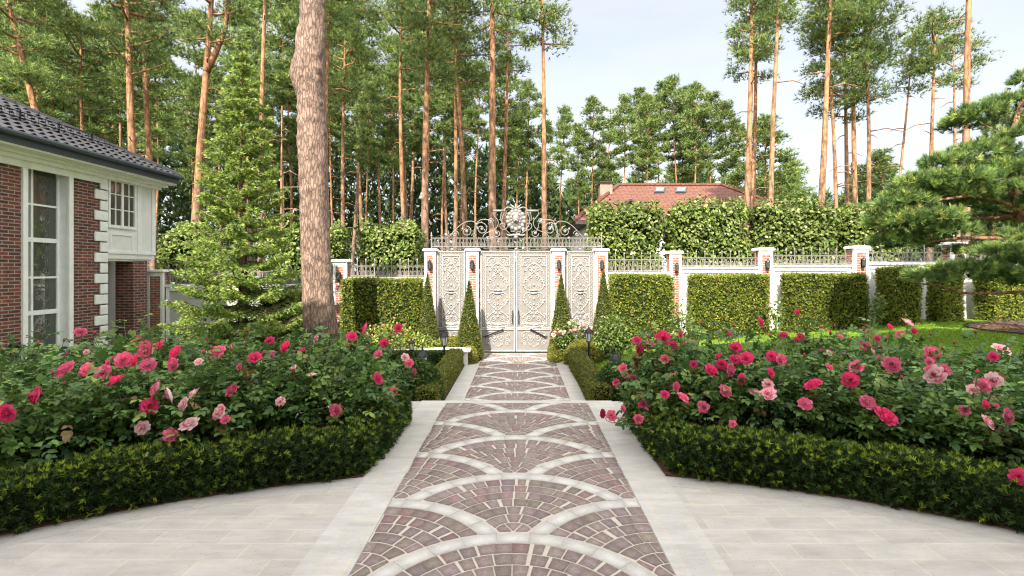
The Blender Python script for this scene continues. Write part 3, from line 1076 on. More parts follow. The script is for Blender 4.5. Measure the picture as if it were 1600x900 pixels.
def railing(t, x0, x1, zb, zt, zs, y, pitch=0.13, spears=True, sp=2):
    """wrought iron railing: two rails, interlaced arches and spear points"""
    MB().box(x0, x1, y - 0.02, y + 0.02, zb + 0.02, zb + 0.045).build('rail', M_IRON, t)
    MB().box(x0, x1, y - 0.02, y + 0.02, zt - 0.022, zt).build('rail', M_IRON, t)
    n = max(3, int(round((x1 - x0) / pitch)))
    pt = (x1 - x0) / n
    mb = MB()
    h = zt - zb
    for i in range(n):
        xa = x0 + pt * i
        rr = pt * 0.44
        c = xa + pt / 2
        zz = zt - 0.03 - rr
        pts = [(c - rr, y, zb + 0.045)] + [(c - rr * math.cos(a), y, zz + rr * math.sin(a)) for a in np.linspace(0, PI, 7)] + [(c + rr, y, zb + 0.045)]
        mb.tube(pts, 0.0085, 4, False)
        r2 = rr * 0.5
        pts = [(c - r2, y, zb + 0.045)] + [(c - r2 * math.cos(a), y, zb + h * 0.42 + r2 * math.sin(a)) for a in np.linspace(0, PI, 5)] + [(c + r2, y, zb + 0.045)]
        mb.tube(pts, 0.007, 4, False)
        mb.ball((c, y, zb + h * 0.42 + r2 + 0.012), 0.014, 5)
    mb.build('arched_bars', M_IRON, t)
    if spears:
        for i in range(0, n + 1, sp):
            c = x0 + pt * i
            if i == 0: c += 0.02
            if i == n: c -= 0.02
            q = MB().box(c - 0.009, c + 0.009, y - 0.009, y + 0.009, zb, zs - 0.12)
            q.lathe([(0.009, 0), (0.022, 0.02), (0.010, 0.035), (0.026, 0.06), (0.014, 0.09), (0.003, 0.125)], (c, y, zs - 0.125), 6)
            q.build('spear', M_IRON, t)


secs = [(254, 520, 445, 424, 412, 'white wall section left of the big pine trunk', M_GREYW),  # white wall in shadow, its shade put into the grey stucco
        (541, 663, 433, 415, 403, 'white wall section between the big pine and the gate', M_WHITE),
        (950, 1047, 425, 405, 393, 'white wall section just right of the gate', M_WHITE),
        (1065, 1187, 417, 402, 390, 'white wall section left of the second pillar right of the gate', M_WHITE),
        (1208, 1335, 414, 398, 386, 'white wall section left of the third pillar right of the gate', M_WHITE),
        (1358, 1488, 410, 393, 380, 'white wall section behind the garden pine branches', M_WHITE),
        (1510, 1760, 407, 389, 375, 'white wall section at the right edge behind the low pine branch', M_WHITE)]
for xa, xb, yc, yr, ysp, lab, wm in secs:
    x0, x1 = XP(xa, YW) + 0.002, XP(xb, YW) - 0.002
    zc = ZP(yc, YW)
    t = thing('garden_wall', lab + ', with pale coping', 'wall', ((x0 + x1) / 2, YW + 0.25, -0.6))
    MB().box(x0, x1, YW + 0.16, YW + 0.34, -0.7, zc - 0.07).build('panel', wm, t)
    # raised frame round the panel
    fr = MB().box(x0, x0 + 0.10, YW + 0.125, YW + 0.158, -0.68, zc - 0.18).box(x1 - 0.10, x1, YW + 0.125, YW + 0.158, -0.68, zc - 0.18)
    fr.box(x0, x1, YW + 0.122, YW + 0.158, zc - 0.179, zc - 0.072)
    fr.build('frame', M_TRIM, t, bevel=0.006)
    MB().box(x0, x1, YW + 0.07, YW + 0.38, zc - 0.068, zc).build('coping', M_TRIM, t, bevel=0.012)
    r = thing('iron_railing', 'iron railing on the ' + lab, 'railing', ((x0 + x1) / 2, YW + 0.22, zc))
    railing(r, x0, x1, zc, ZP(yr, YW), ZP(ysp, YW), YW + 0.22, 0.125)


# ------------------------------------------------------------------ the gate
YG = 14.58


def spiral(cx, cz, r, a0, turns, n=None, rmin=0.12):
    n = n or int(10 * abs(turns)) + 6
    q = np.linspace(0, 1, n)
    rr = r * (1 - (1 - rmin) * q)
    a = a0 + 2 * PI * turns * q
    return [(cx + u * math.cos(v), cz + u * math.sin(v)) for u, v in zip(rr, a)]


def bez(p0, p1, p2, p3, n=12):
    q = np.linspace(0, 1, n)[:, None]
    p0, p1, p2, p3 = map(np.array, (p0, p1, p2, p3))
    return [tuple(x) for x in (1 - q) ** 3 * p0 + 3 * (1 - q) ** 2 * q * p1 + 3 * (1 - q) * q * q * p2 + q ** 3 * p3]


def put(mb, lines, x0, z0, y, rad, mirror=True, sx=1.0, sz=1.0, n=5):
    for ln in lines:
        r = rad
        if isinstance(ln, tuple) and isinstance(ln[0], (int, float)): r, ln = ln
        for s in ((1, -1) if mirror else (1,)):
            mb.tube([(x0 + s * sx * a, y, z0 + sz * b) for a, b in ln], r, n, False)


def leaf_design(hw):
    k = hw / 0.51
    L = [spiral(.17, 2.62, .085, PI / 2, 1.4), spiral(.27, 2.50, .065, PI * .6, -1.3), spiral(.12, 2.36, .07, 0, 1.3),
         spiral(.10, 2.14, .07, -PI / 2, 1.3), spiral(.24, 2.02, .06, PI, -1.2), spiral(.14, 1.88, .055, PI / 2, 1.2), spiral(.14, 1.60, .055, -PI / 2, -1.2),
         spiral(.24, 1.46, .06, PI, 1.2), spiral(.10, 1.34, .07, PI / 2, -1.3), spiral(.10, 1.10, .05, 0, 1.2), spiral(.15, .96, .085, PI, 1.5), spiral(.30, .84, .07, PI / 2, -1.4),
         spiral(.33, 1.05, .05, 0, 1.2), spiral(.31, .72, .05, 0, -1.2),
         bez((.17, 2.705), (.32, 2.72), (.36, 2.60), (.335, 2.50)), bez((.0, 2.58), (.08, 2.50), (.20, 2.45), (.30, 2.30)), bez((.19, 2.36), (.24, 2.3), (.3, 2.4), (.32, 2.2)),
         bez((.0, 2.28), (.10, 2.22), (.30, 2.10), (.31, 1.95)), bez((.31, 1.95), (.33, 1.80), (.22, 1.76), (.10, 1.76)),
         bez((.10, 1.70), (.22, 1.70), (.33, 1.66), (.31, 1.50)), bez((.31, 1.50), (.30, 1.32), (.12, 1.28), (.0, 1.18)),
         bez((.0, 1.30), (.10, 1.15), (.2, 1.1), (.36, .98)), bez((.235, .96), (.25, .82), (.12, .76), (.0, .76)), bez((.0, 2.45), (.03, 2.3), (.16, 2.25), (.17, 2.14)),
         bez((.37, .84), (.36, .74), (.2, .7), (.04, .68)),
         (.006, [(.22, 1.10), (.22, 2.45)])]
    L2 = []
    for q in L:
        if isinstance(q, tuple): L2.append((q[0], [(a * k, b) for a, b in q[1]]))
        else: L2.append([(a * k, b) for a, b in q])
    low = [spiral(.12, .40, .11, PI, 1.5), spiral(.33, .46, .075, PI / 2, -1.4), spiral(.31, .24, .08, 0, 1.4), spiral(.13, .22, .06, PI / 2, 1.3),
           bez((.01, .40), (.01, .6), (.25, .62), (.33, .535)), bez((.0, .15), (.08, .12), (.22, .3), (.23, .40)), bez((.39, .24), (.40, .38), (.26, .36), (.23, .42))]
    low = [[(a * k, b) for a, b in q] for q in low]
    return L2, low


def ring(mb, cx, cz, y, r, rad=0.006, n=8):
    mb.tube([(cx + r * math.cos(a), y, cz + r * math.sin(a)) for a in np.linspace(0, 2 * PI, n + 1)], rad, 4, False)


def gate_leaf(parent, x0, x1, zb, zt, nm='door_leaf'):
    xc, hw, h = (x0 + x1) / 2, (x1 - x0) / 2, zt - zb
    s = h / 2.9
    d = MB().box(x0, x1, YG, YG + 0.04, zb, zt).build(nm, M_GATE, parent, loc=(xc, YG, zb))
    fr = MB()
    f = 0.045
    yf0, yf1 = YG - 0.03, YG - 0.0015
    fr.box(x0, x0 + f, yf0, yf1, zb, zt).box(x1 - f, x1, yf0, yf1, zb, zt)
    for zz in (zb, zb + 0.62 * s, zb + 0.68 * s, zt - f):
        fr.box(x0 + f + .001, x1 - f - .001, yf0, yf1, zz, zz + f * (0.9 if zz != zb + 0.68 * s else 0.5))
    b = 0.135
    for xx in (x0 + b + 0.02, x1 - b - 0.02):
        fr.box(xx - 0.012, xx + 0.012, yf0 + .006, yf1, zb + 0.72 * s, zt - b - .0)
    for zz in (zb + 0.80 * s, zt - b - 0.012):
        fr.box(x0 + b + 0.034, x1 - b - 0.034, yf0 + .006, yf1, zz, zz + 0.024)
    fr.build('frame', M_ORN, d, bevel=0.004)
    o = MB()
    L, low = leaf_design(hw - 0.06 if hw > .45 else hw * .86)
    put(o, L, xc, zb, YG - 0.012, 0.0115, sz=s)
    put(o, low, xc, zb, YG - 0.012, 0.0105, sz=s)
    # bossed leaves along the scrolls
    rg = np.random.default_rng(3)
    k = (hw - 0.06) / 0.51 if hw > .45 else hw * .86 / .51
    for px_, pz_ in [(0, 2.52), (0, 2.42), (0, 2.3), (0, 1.92), (0, 1.52), (0, 1.36), (0, 1.0), (0, .76), (0, .40), (.33, 2.55), (.36, 2.47), (.33, 2.62), (.24, 2.70), (.31, 1.98), (.33, 1.90), (.29, 2.06), (.31, 1.55), (.33, 1.47), (.29, 1.40), (.12, 1.26), (.1, 2.22), (.06, 1.1), (.2, .96), (.34, .98), (.26, .72), (.12, .4), (.33, .46), (.31, .24)]:
        for sgn in ((1, -1) if px_ else (1,)):
            o.ball((xc + sgn * px_ * k, YG - 0.012, zb + pz_ * s), 0.025 if px_ else 0.032, 6, (1, 0.8, 1.3))
    for zz, ww in ((1.765, .13), (1.68, .13), (.70, .24)):
        o.box(xc - ww * k, xc + ww * k, YG - 0.035, YG - 0.002, zb + zz * s - 0.018, zb + zz * s + 0.018)
    # chains of rings in the border
    zz = zb + 0.80 * s
    while zz < zt - 0.10:
        for xx in (x0 + 0.095, x1 - 0.095):
            ring(o, xx, zz, YG - 0.01, 0.038)
            o.ball((xx, YG - 0.01, zz + 0.055), 0.014, 5)
        zz += 0.112
    xx = x0 + 0.2
    while xx < x1 - 0.17:
        for zz in (zt - 0.09, zb + 0.745 * s):
            ring(o, xx, zz, YG - 0.01, 0.036)
        xx += 0.105
    o.build('ornament', M_ORN, d, smooth=True)
    return d


zb, zt = ZP(549, YG), ZP(392, YG)
xl, xm, xr = XP(750, YG), XP(805.5, YG), XP(863, YG)
gate = thing('double_gate', 'tall ornate taupe metal double gate with scrolled relief at the end of the path', 'gate', (xm, YG, zb))
dl = gate_leaf(gate, xl + 0.012, xm - 0.008, zb, zt)
dr_ = gate_leaf(gate, xm + 0.008, xr - 0.012, zb, zt)
for d, sg in ((dl, -1), (dr_, 1)):
    hx = xm + sg * 0.085
    q = MB().tube([(hx, YG - 0.03, ZP(506, YG)), (hx, YG - 0.08, ZP(504, YG)), (hx + sg * .012, YG - 0.085, ZP(496, YG)), (hx, YG - 0.08, ZP(487, YG)), (hx, YG - 0.03, ZP(485, YG))], 0.011, 6)
    q.build('handle', M_BLACK, d)
    ax, az = XP(757 if sg < 0 else 852, YG), ZP(526, YG)
    bx, bz = XP(785 if sg < 0 else 830, YG), ZP(515, YG)
    q = MB().tube([(ax - 0.0 + sg * .05, YG - 0.05, az + 0.03), (ax, YG - 0.07, az), (bx, YG - 0.06, bz)], 0.02, 4)
    q.box(bx - 0.03, bx + 0.03, YG - 0.07, YG - 0.03, bz - 0.02, bz + 0.02)
    q.build('closer_arm', M_BLACK, d)
for xa, xb, lab in ((683, 727, 'left fixed side panel of the ornate gate, between two cone topiaries'), (885, 929, 'right fixed side panel of the ornate gate, between two cone topiaries')):
    x0, x1 = XP(xa, YG), XP(xb, YG)
    t = thing('gate_side_panel', lab, 'gate panel', ((x0 + x1) / 2, YG, zb))
    gate_leaf(t, x0, x1, zb, zt, 'panel')

# lintel with railing, scrolls and crest over the gate
x0, x1 = XP(673, YG), XP(941, YG)
xc = XP(806, YG)
za, zr_ = ZP(386, YG), ZP(371, YG)
t = thing('gate_overthrow', 'grey iron railing over the gate crowned with scrolls and a lion mask crest', 'gate crest', (xc, YG + 0.1, za))
yo = YG + 0.12
railing(t, x0, x1, za - 0.02, zr_, 0, yo, 0.105, False)
for xx in (x0, x1):
    MB().tube([(xx, yo, za - 0.05), (xx, yo, zr_ + 0.03)], 0.018, 6).ball((xx, yo, zr_ + 0.06), 0.035, 6).lathe([(0.012, 0), (0.02, 0.03), (0.002, 0.09)], (xx, yo, zr_ + 0.08), 6).build('end_post', M_IRON, t)
lo = MB()
for xa, xb in ((684, 727), (749, 863), (885, 929)):
    u0, u1 = XP(xa, YG), XP(xb, YG)
    m_ = (u0 + u1) / 2; hw = (u1 - u0) / 2
    k = hw / 0.4
    put(lo, [spiral(.10 * k, -.055, .045, 0, 1.3), spiral(.24 * k, -.06, .04, PI, -1.3), bez((.02, -.1), (.1 * k, .0), (.2 * k, -.12), (.36 * k, -.03))], m_, za, yo - 0.02, 0.009, n=4)
    lo.box(u0, u1, yo - 0.03, yo + 0.02, za - 0.135, za - 0.118)
    lo.ball((m_, yo - 0.02, za - 0.06), 0.04, 6, (1.3, .6, .9))
lo.build('lintel_scrolls', M_IRON, t)
sc = MB()
PXU = YG / F
def Z_(py): return (ZP(py, YG) - zr_)
W_ = lambda px: (px - 806) * PXU
sets = [spiral(W_(902) , Z_(365) , .105, PI, -1.4), spiral(W_(884), Z_(361), .16, PI / 2, 1.5), spiral(W_(860), Z_(357), .20, PI * .2, 1.6), spiral(W_(836), Z_(364), .12, 0, -1.4),
        spiral(W_(916), Z_(367), .06, 0, 1.3), spiral(W_(872), Z_(368), .07, 0, 1.2), spiral(W_(846), Z_(345), .09, PI, -1.3), spiral(W_(826), Z_(352), .14, PI, 1.4),
        bez((W_(912), 0.02), (W_(905), .12), (W_(893), .5), (W_(877), Z_(345))), bez((W_(877), Z_(345)), (W_(868), .5), (W_(866), .3), (W_(872), .1)),
        bez((W_(872), .03), (W_(872), .4), (W_(866), .6), (W_(850), Z_(343))), bez((W_(850), Z_(343)), (W_(838), .55), (W_(846), .3), (W_(835), .1)),
        bez((W_(842), Z_(331)), (W_(842), .58), (W_(828), .55), (W_(836), .30)), bez((W_(836), .30), (W_(842), .15), (W_(855), .2), (W_(858), .02)),
        bez((W_(820), Z_(330)), (W_(832), .65), (W_(830), .30), (W_(815), .12)), bez((W_(812), Z_(324)), (W_(824), .92), (W_(832), .75), (W_(830), .5)),
        spiral(W_(819), Z_(336), .07, PI / 2, -1.3)]
put(sc, sets, xc, zr_, yo, 0.0125, n=5)
for px, py in ((902, 365), (884, 361), (860, 357), (836, 364), (916, 367), (846, 345), (890, 357), (868, 350)):
    for sg in (1, -1):
        sc.ball((xc + sg * W_(px), yo, zr_ + Z_(py)), 0.038, 6, (1, .7, 1.1))
for sg in (1, -1):
    sc.box(xc + sg * W_(824), xc + sg * W_(842), yo - 0.02, yo + 0.02, ZP(330, YG), ZP(328, YG) + 0.02)
sc.build('scrollwork', M_IRON, t, smooth=True)
cr_ = MB()
mz = ZP(343, YG)
yb_ = yo - 0.06
cr_.ball((xc, yb_, mz), 0.25, 14, (0.85, 0.22, 1.05))
for j in range(14):                        # fluted shell lobes round the mask
    a = 2 * PI * j / 14 + 0.22
    cr_.ball((xc + 0.24 * math.cos(a), yb_, mz + 0.26 * math.sin(a)), 0.07, 8, (1, .6, 1))
cr_.ball((xc, yb_ - 0.05, mz + 0.02), 0.12, 10, (.95, .7, 1.15))
for j in range(11):
    a = 2 * PI * j / 11
    cr_.ball((xc + 0.135 * math.cos(a), yb_ - 0.035, mz + 0.02 + 0.15 * math.sin(a)), 0.042, 6, (1, .8, 1.2))
cr_.ball((xc, yb_ - 0.125, mz - 0.02), 0.045, 8, (1.1, .8, .8))
cr_.ball((xc, yb_ - 0.11, mz + 0.03), 0.03, 6, (.7, 1, 1.5))
for sg in (1, -1):
    cr_.ball((xc + sg * 0.045, yb_ - 0.11, mz + 0.055), 0.022, 6)
    cr_.ball((xc + sg * 0.035, yb_ - 0.12, mz - 0.045), 0.03, 6)
    cr_.ball((xc + sg * 0.10, yb_ - 0.06, mz + 0.13), 0.03, 6)
    cr_.tube([(xc + sg * a, yb_, mz + b) for a, b in bez((.05, .28), (.2, .42), (.32, .38), (.34, .22))], [0.03 - 0.002 * i for i in range(12)], 6)
    cr_.tube([(xc + sg * a, yb_, mz + b) for a, b in bez((0, .30), (.06, .36), (.10, .40), (.17, .46))], [0.012, .02, .028, .034, .036, .036, .034, .03, .024, .018, .011, .003], 6)
    cr_.tube([(xc + sg * a, yb_, mz + b) for a, b in bez((0, -.46), (.08, -.40), (.2, -.52), (.26, -.42))], [0.045 - 0.002 * i for i in range(12)], 6)
cr_.tube([(xc, yb_, mz + 0.28), (xc, yb_, mz + 0.36), (xc, yb_, mz + 0.43), (xc, yb_, mz + 0.49)], [0.02, 0.035, 0.028, 0.003], 6)
cr_.box(xc - 0.15, xc + 0.15, yb_ - 0.03, yb_ + 0.03, mz - 0.36, mz - 0.33)
cr_.ball((xc, yb_, mz - 0.50), 0.07, 8, (1, .6, 1.3))
cr_.tube([(xc, yb_, mz - 0.25), (xc, yb_, mz - 0.33)], 0.06, 8)
cr_.build('crest', M_IRON, t, smooth=True)

# low white wall left of the path
zc = ZP(545, 12.9)
t = thing('low_wall', 'low white garden wall with flat coping left of the path', 'wall', (-4.5, 12.95, LOW))
MB().box(-8.5, -1.34, 12.86, 13.04, LOW - 0.1, zc - 0.075).build('panel', M_WHITE, t)
MB().box(-8.6, -1.27, 12.78, 13.12, zc - 0.074, zc).build('coping', M_TRIM, t, bevel=0.012)


# ------------------------------------------------------------------ lanterns
def lantern(px, ytop, Y, base, lab, sc=1.0, roofy=False):
    c = P(px, ytop, Y)
    x, y = c[0], Y
    H = c[2] - base
    t = thing('garden_lantern', lab, 'lantern', (x, y, base), None)
    hh = 0.40 * sc
    zb_ = base + H - hh
    MB().lathe([(0.06, 0), (0.06, 0.02), (0.028, 0.05), (0.024, H - hh - 0.06), (0.034, H - hh - 0.05), (0.024, H - hh - 0.02), (0.055, H - hh), (0.06, H - hh + .012)], (x, y, base), 12).build('post', M_BLACK, t, smooth=False)
    n = 6
    MB().lathe([(0.050 * sc, 0.014), (0.088 * sc, 0.215 * sc)], (x, y, zb_), n).build('glass', M_LAMPGL, t)
    fr = MB()
    for j in range(n):
        a = 2 * PI * j / n
        fr.tube([(x + 0.053 * sc * math.cos(a), y + 0.053 * sc * math.sin(a), zb_ + 0.01), (x + 0.092 * sc * math.cos(a), y + 0.092 * sc * math.sin(a), zb_ + 0.218 * sc)], 0.007, 4)
    fr.lathe([(0.058 * sc, 0), (0.058 * sc, 0.016)], (x, y, zb_), n)
    fr.build('lantern_frame', M_BLACK, t)
    MB().lathe([(0.10 * sc, .21 * sc), (0.118 * sc, .222 * sc), (0.108 * sc, .24 * sc), (0.075 * sc, .285 * sc), (0.035 * sc, .315 * sc), (0.02 * sc, .33 * sc), (.024 * sc, .345 * sc), (.009 * sc, .36 * sc), (.016 * sc, .375 * sc), (.002, .40 * sc)], (x, y, zb_), n).build('cap', M_BLACK, t)
    MB().lathe([(0.012, 0.02), (0.016, 0.10 * sc), (0.012, 0.16 * sc)], (x, y, zb_), 6).build('bulb', M_TRIM, t)


lantern(694, 514, 11.8, LOW, 'black post lantern in front of the left side panel, standing beside the left path hedge')
lantern(660, 541, 10.2, LOW, 'black lantern rising behind the dark dome left of the steps', 1.15)
lantern(643, 527, 12.45, LOW, 'small lantern above the low white wall, beside a red rose', 0.8)
lantern(920, 508, 12.0, LOW, 'black post lantern in front of the golden ball right of the path', 1.0)
lantern(961, 546, 10.1, LOW, 'black lantern just behind the dark dome right of the steps, touching the right roses', 1.15)

# ------------------------------------------------------------------ house on the left
XW = -10.5
def YX(px, x=XW): return x * F / (px - CX)         # distance at which the wall plane crosses a pixel column
hz0 = -0.6
ZE = 4.30                                         # underside of the eaves
house = thing('brick_house', 'red brick two storey house with white bay and black tiled roof at left', 'house', (-12, 10, hz0))
w0, w1 = YX(33), YX(112)                          # window surround
wz1 = ZP(236, YX(33)) - 0.02
wz0 = -0.1
yc_ = YX(165)
mb = MB()
mb.box(XW - 0.3, XW, 3.0, w0, hz0, ZE)
mb.box(XW - 0.3, XW, w1, yc_, hz0, ZE)
mb.box(XW - 0.3, XW, w0 + .001, w1 - .001, hz0, wz0)
mb.box(XW - 0.3, XW, w0 + .001, w1 - .001, wz1, ZE)
mb.build('wall', M_BRICK, house)
MB().box(-19, XW - 0.301, 3.0, yc_ - 0.001, hz0, ZE - 0.001).build('back_wall', M_BRICK, house)
# tall stair window, set back between white reveals
win = MB()
fw = 0.11
win.box(XW - 0.02, XW + 0.05, w0, w0 + fw, wz0, wz1).box(XW - 0.02, XW + 0.05, w1 - fw, w1, wz0, wz1).box(XW - 0.02, XW + 0.05, w0 + fw, w1 - fw, wz1 - fw, wz1)
win.box(XW - 0.29, XW - 0.021, w1 - 0.10, w1 - 0.002, wz0, wz1).box(XW - 0.29, XW - 0.021, w0 + 0.002, w0 + 0.06, wz0, wz1)
window = win.build('stair_window', M_TRIM, house, loc=(XW, (w0 + w1) / 2, wz0), bevel=0.008)
xg = XW - 0.24
g0, g1 = w0 + 0.07, w1 - 0.101
MB().box(xg - 0.02, xg, g0, g1, wz0, wz1 - 0.02).build('pane', M_GLASS, window)
fr = MB()
bw = 0.05
for yy in (g0, g1 - bw, g0 + (g1 - g0) * 0.36 - bw / 2):
    fr.box(xg + 0.002, xg + 0.05, yy, yy + bw, wz0, wz1 - .02)
zrows = [ZP(p, YX(40, xg)) for p in (318, 374, 434, 490)]
for zz in [wz0] + zrows + [wz1 - 0.08]:
    tall = 0.10 if abs(zz - zrows[1]) < 1e-6 or abs(zz - zrows[3]) < 1e-6 else 0.045
    fr.box(xg + 0.001, xg + 0.047, g0, g1, zz - tall / 2, zz + tall / 2)
fr.build('sash', M_TRIM, window, bevel=0.005)
# scrolled iron grille behind the panes reads as pale curls on the right hand lights
gr = MB()
yg_ = g0 + (g1 - g0) * 0.70
for k in range(7):
    zc_ = wz0 + 0.35 + k * 0.58
    for s_ in (1, -1):
        gr.tube([(xg + 0.012, yg_ + 0.0 + a, zc_ + s_ * b) for a, b in spiral(0.0, 0.14, .10, PI / 2, 1.4 * s_)], 0.005, 4, False)
gr.build('grille', M_IRON, window)
# quoins
qz = 0.05 - 0.6
i = 0
while qz < ZE - 0.2:
    ln = 0.36 if i % 2 == 0 else 0.20
    MB().box(XW + 0.003, XW + 0.055, yc_ - ln, yc_ + 0.02, qz, qz + 0.235).build('quoin', M_TRIM, house, bevel=0.02)
    qz += 0.262
    i += 1
# porch: dark recess wall, brick pier
MB().box(-13.0, -11.6, yc_ + 0.1, 15.6, hz0, 2.1).build('porch_wall', M_GREYW, house)
py0, py1 = YX(209), YX(231)
MB().box(-11.0, XW - 0.02, py0, py1, hz0, 2.13).build('brick_pier', M_BRICK, house)
# white bay over the porch
by1 = YX(240)
bz0 = 2.17
bay = MB()
bay.box(-14, XW + 0.02, yc_ + 0.021, by1, bz0, ZE)
bayo = bay.build('bay', M_WHITE, house, loc=(XW, yc_, bz0))
tr = MB()
tr.box(XW - 3, XW + 0.05, yc_ + 0.03, by1 + 0.03, bz0 + 0.13, bz0 + 0.21)
tr.box(XW - 3, XW - 0.03, yc_ + 0.03, by1 - 0.05, bz0 - 0.06, bz0 - 0.002)
tr.box(XW + 0.021, XW + 0.06, yc_ + 0.03, by1, ZE - 0.14, ZE - 0.003)
tr.box(XW + 0.021, XW + 0.05, by1 - 0.12, by1 + 0.02, bz0 + 0.212, ZE - 0.141)
tr.box(XW + 0.021, XW + 0.045, YX(213) , YX(219), bz0 + 0.212, ZE - 0.141)
tr.build('trim', M_TRIM, bayo, bevel=0.008)
p0, p1 = YX(171), YX(206)
pz0, pz1 = ZP(397, 13.2), ZP(366, 13.2)
pm = MB()
for a, b, c, d in ((p0, p1, pz0, pz0 + .04), (p0, p1, pz1 - .04, pz1), (p0, p0 + .04, pz0 + .041, pz1 - .041), (p1 - .04, p1, pz0 + .041, pz1 - .041)):
    pm.box(XW + 0.021, XW + 0.045, a, b, c, d)
pm.build('panel_moulding', M_TRIM, bayo)
v0, v1 = YX(166.5), YX(209)
vz0, vz1 = ZP(355, 13.2), ZP(283, 13.2)
wn = MB()
for a, b, c, d in ((v0, v1, vz0 - .05, vz0 + .03), (v0, v1, vz1 - .05, vz1 + .03), (v0, v0 + .05, vz0 + .031, vz1 - .051), (v1 - .05, v1, vz0 + .031, vz1 - .051)):
    wn.box(XW + 0.021, XW + 0.07, a, b, c, d)
wino = wn.build('bay_window', M_TRIM, bayo, loc=(XW, v0, vz0), bevel=0.006)
MB().box(XW + 0.0215, XW + 0.030, v0 + .05, v1 - .05, vz0 + .03, vz1 - .05).build('pane', M_GLASS, wino)
s_ = MB()
for q in (0.5,):
    s_.box(XW + .031, XW + .06, v0 + (v1 - v0) * q - .035, v0 + (v1 - v0) * q + .035, vz0, vz1)
for q in (0.26, 0.75):
    s_.box(XW + .031, XW + .05, v0 + (v1 - v0) * q - .012, v0 + (v1 - v0) * q + .012, vz0, vz1)
for q in (0.36, 0.68):
    s_.box(XW + .0312, XW + .049, v0 + .04, v1 - .04, vz0 + (vz1 - vz0) * q - .012, vz0 + (vz1 - vz0) * q + .012)
s_.build('sash', M_TRIM, wino)
# roof: hipped, S-shaped tiles in courses
XE, YE2, ze = -9.9, 14.45, 4.56
pitch = math.tan(R(28.6))
roof = MB()
roof.add([(XE, 2.5, ze), (XE, YE2, ze), (XE - 5, YE2 - 5, ze + 5 * pitch), (XE - 5, 2.5, ze + 5 * pitch), (XE - 10, YE2, ze), (XE - 5.01, YE2 - 5, ze + 5 * pitch), (XE - 10, 2.5, ze)],
         [(0, 1, 2, 3), (1, 4, 5, 2), (4, 6, 3, 5)])
roofo = roof.build('roof', M_TILE, house, loc=(XE, 10, ze))
cw, ch = 0.24, 0.30
V, Fc = [], []
for r_i in range(19):
    s0 = r_i * ch; s1 = s0 + ch * 1.02
    for (sa, ha), (sb, hb) in (((s0, 0.045), (s1, 0.012)),):
        pass
    ya = 6.0
    yend = YE2 - s1 * math.cos(R(28.6)) + 0.02
    m = int((yend - ya) / cw * 6)
    n0 = len(V)
    for j in range(m + 1):
        yy = yend - j * cw / 6
        ph = (j % 6) / 6
        bump = 0.05 * (0.5 + 0.5 * math.cos(2 * PI * ph)) ** 1.3
        for sd, hh in ((s0, 0.055), (s0, 0.02), (s1, 0.0)):
            lift = (hh + bump) if hh != 0.02 or sd != s0 else -0.01
            if sd == s1: lift = 0.015 + bump
            V.append((XE - sd * math.cos(R(28.6)) + lift * math.sin(R(28.6)) + .02, yy, ze + sd * math.sin(R(28.6)) + lift * math.cos(R(28.6))))
    for j in range(m):
        a = n0 + j * 3; b = a + 3
        Fc += [(a + 1, a, b, b + 1), (a, a + 2, b + 2, b)]
tl = MB(); tl.add(V, Fc)
tl.build('roof_tiles', M_TILE, roofo, smooth=False)
hipm = MB()
hp = [np.array((XE - q, YE2 - q, ze + q * pitch + 0.05)) for q in np.linspace(0, 5, 18)]
for a, b in zip(hp[:-1], hp[1:]):
    hipm.tube([a, b + (b - a) * 0.1 + np.array((0, 0, 0.0))], [0.10, 0.085], 8)
hipm.build('hip_tiles', M_TILE, roofo)
MB().box(XE - 0.02, XE + 0.03, 2.5, YE2 + 0.03, ze - 0.20, ze + 0.005).box(XE - 10, XE - 0.021, YE2, YE2 + 0.04, ze - 0.2, ze + .005).build('fascia', M_FASCIA, roofo)
gt = MB()
gt.tube([(XE + 0.09, 2.5, ze - 0.015), (XE + 0.09, YE2 + 0.05, ze - 0.015)], 0.06, 8)
gt.build('gutter', M_FASCIA, roofo)
MB().box(XE - 9.9, XE - 0.021, 2.5, YE2 - 0.002, ze - 0.24, ze - 0.15).build('soffit', M_TRIM, roofo)
cn = MB().box(XW + 0.06, XW + 0.16, 3.0, by1 + 0.1, ZE - 0.12, ZE + 0.02).box(XW + 0.0, XW + 0.058, 3.0, yc_, ZE - 0.26, ZE + .02).box(XW + 0.162, XW + 0.28, 3.0, by1 + 0.2, ZE - 0.04, ZE + .02)
cn.build('cornice', M_TRIM, roofo, bevel=0.01)
sg_ = MB()
sd = 0.95
bx_, bz_ = XE - sd * math.cos(R(28.6)) + .02, ze + sd * math.sin(R(28.6)) + 0.06
for dz in (0.07, 0.20):
    sg_.tube([(bx_, 6.0, bz_ + dz), (bx_, 13.2, bz_ + dz)], 0.012, 5)
yy = 6.0
while yy < 13.2:
    sg_.tube([(bx_, yy, bz_ + 0.05), (bx_, yy, bz_ + 0.21)], 0.008, 4)
    sg_.tube([(bx_, yy + .07, bz_ + 0.12), (bx_, yy + .07, bz_ + 0.21)], 0.008, 4)
    yy += 0.16
yy = 6.2
while yy < 13.2:
    sg_.box(bx_ - 0.15, bx_ + 0.02, yy - .015, yy + .015, bz_ - 0.06, bz_ + 0.05)
    sg_.box(bx_ - 0.015, bx_ + 0.015, yy - .015, yy + .015, bz_ + .051, bz_ + 0.24)
    yy += 0.9
sg_.build('snow_guard', M_BLACK, roofo)

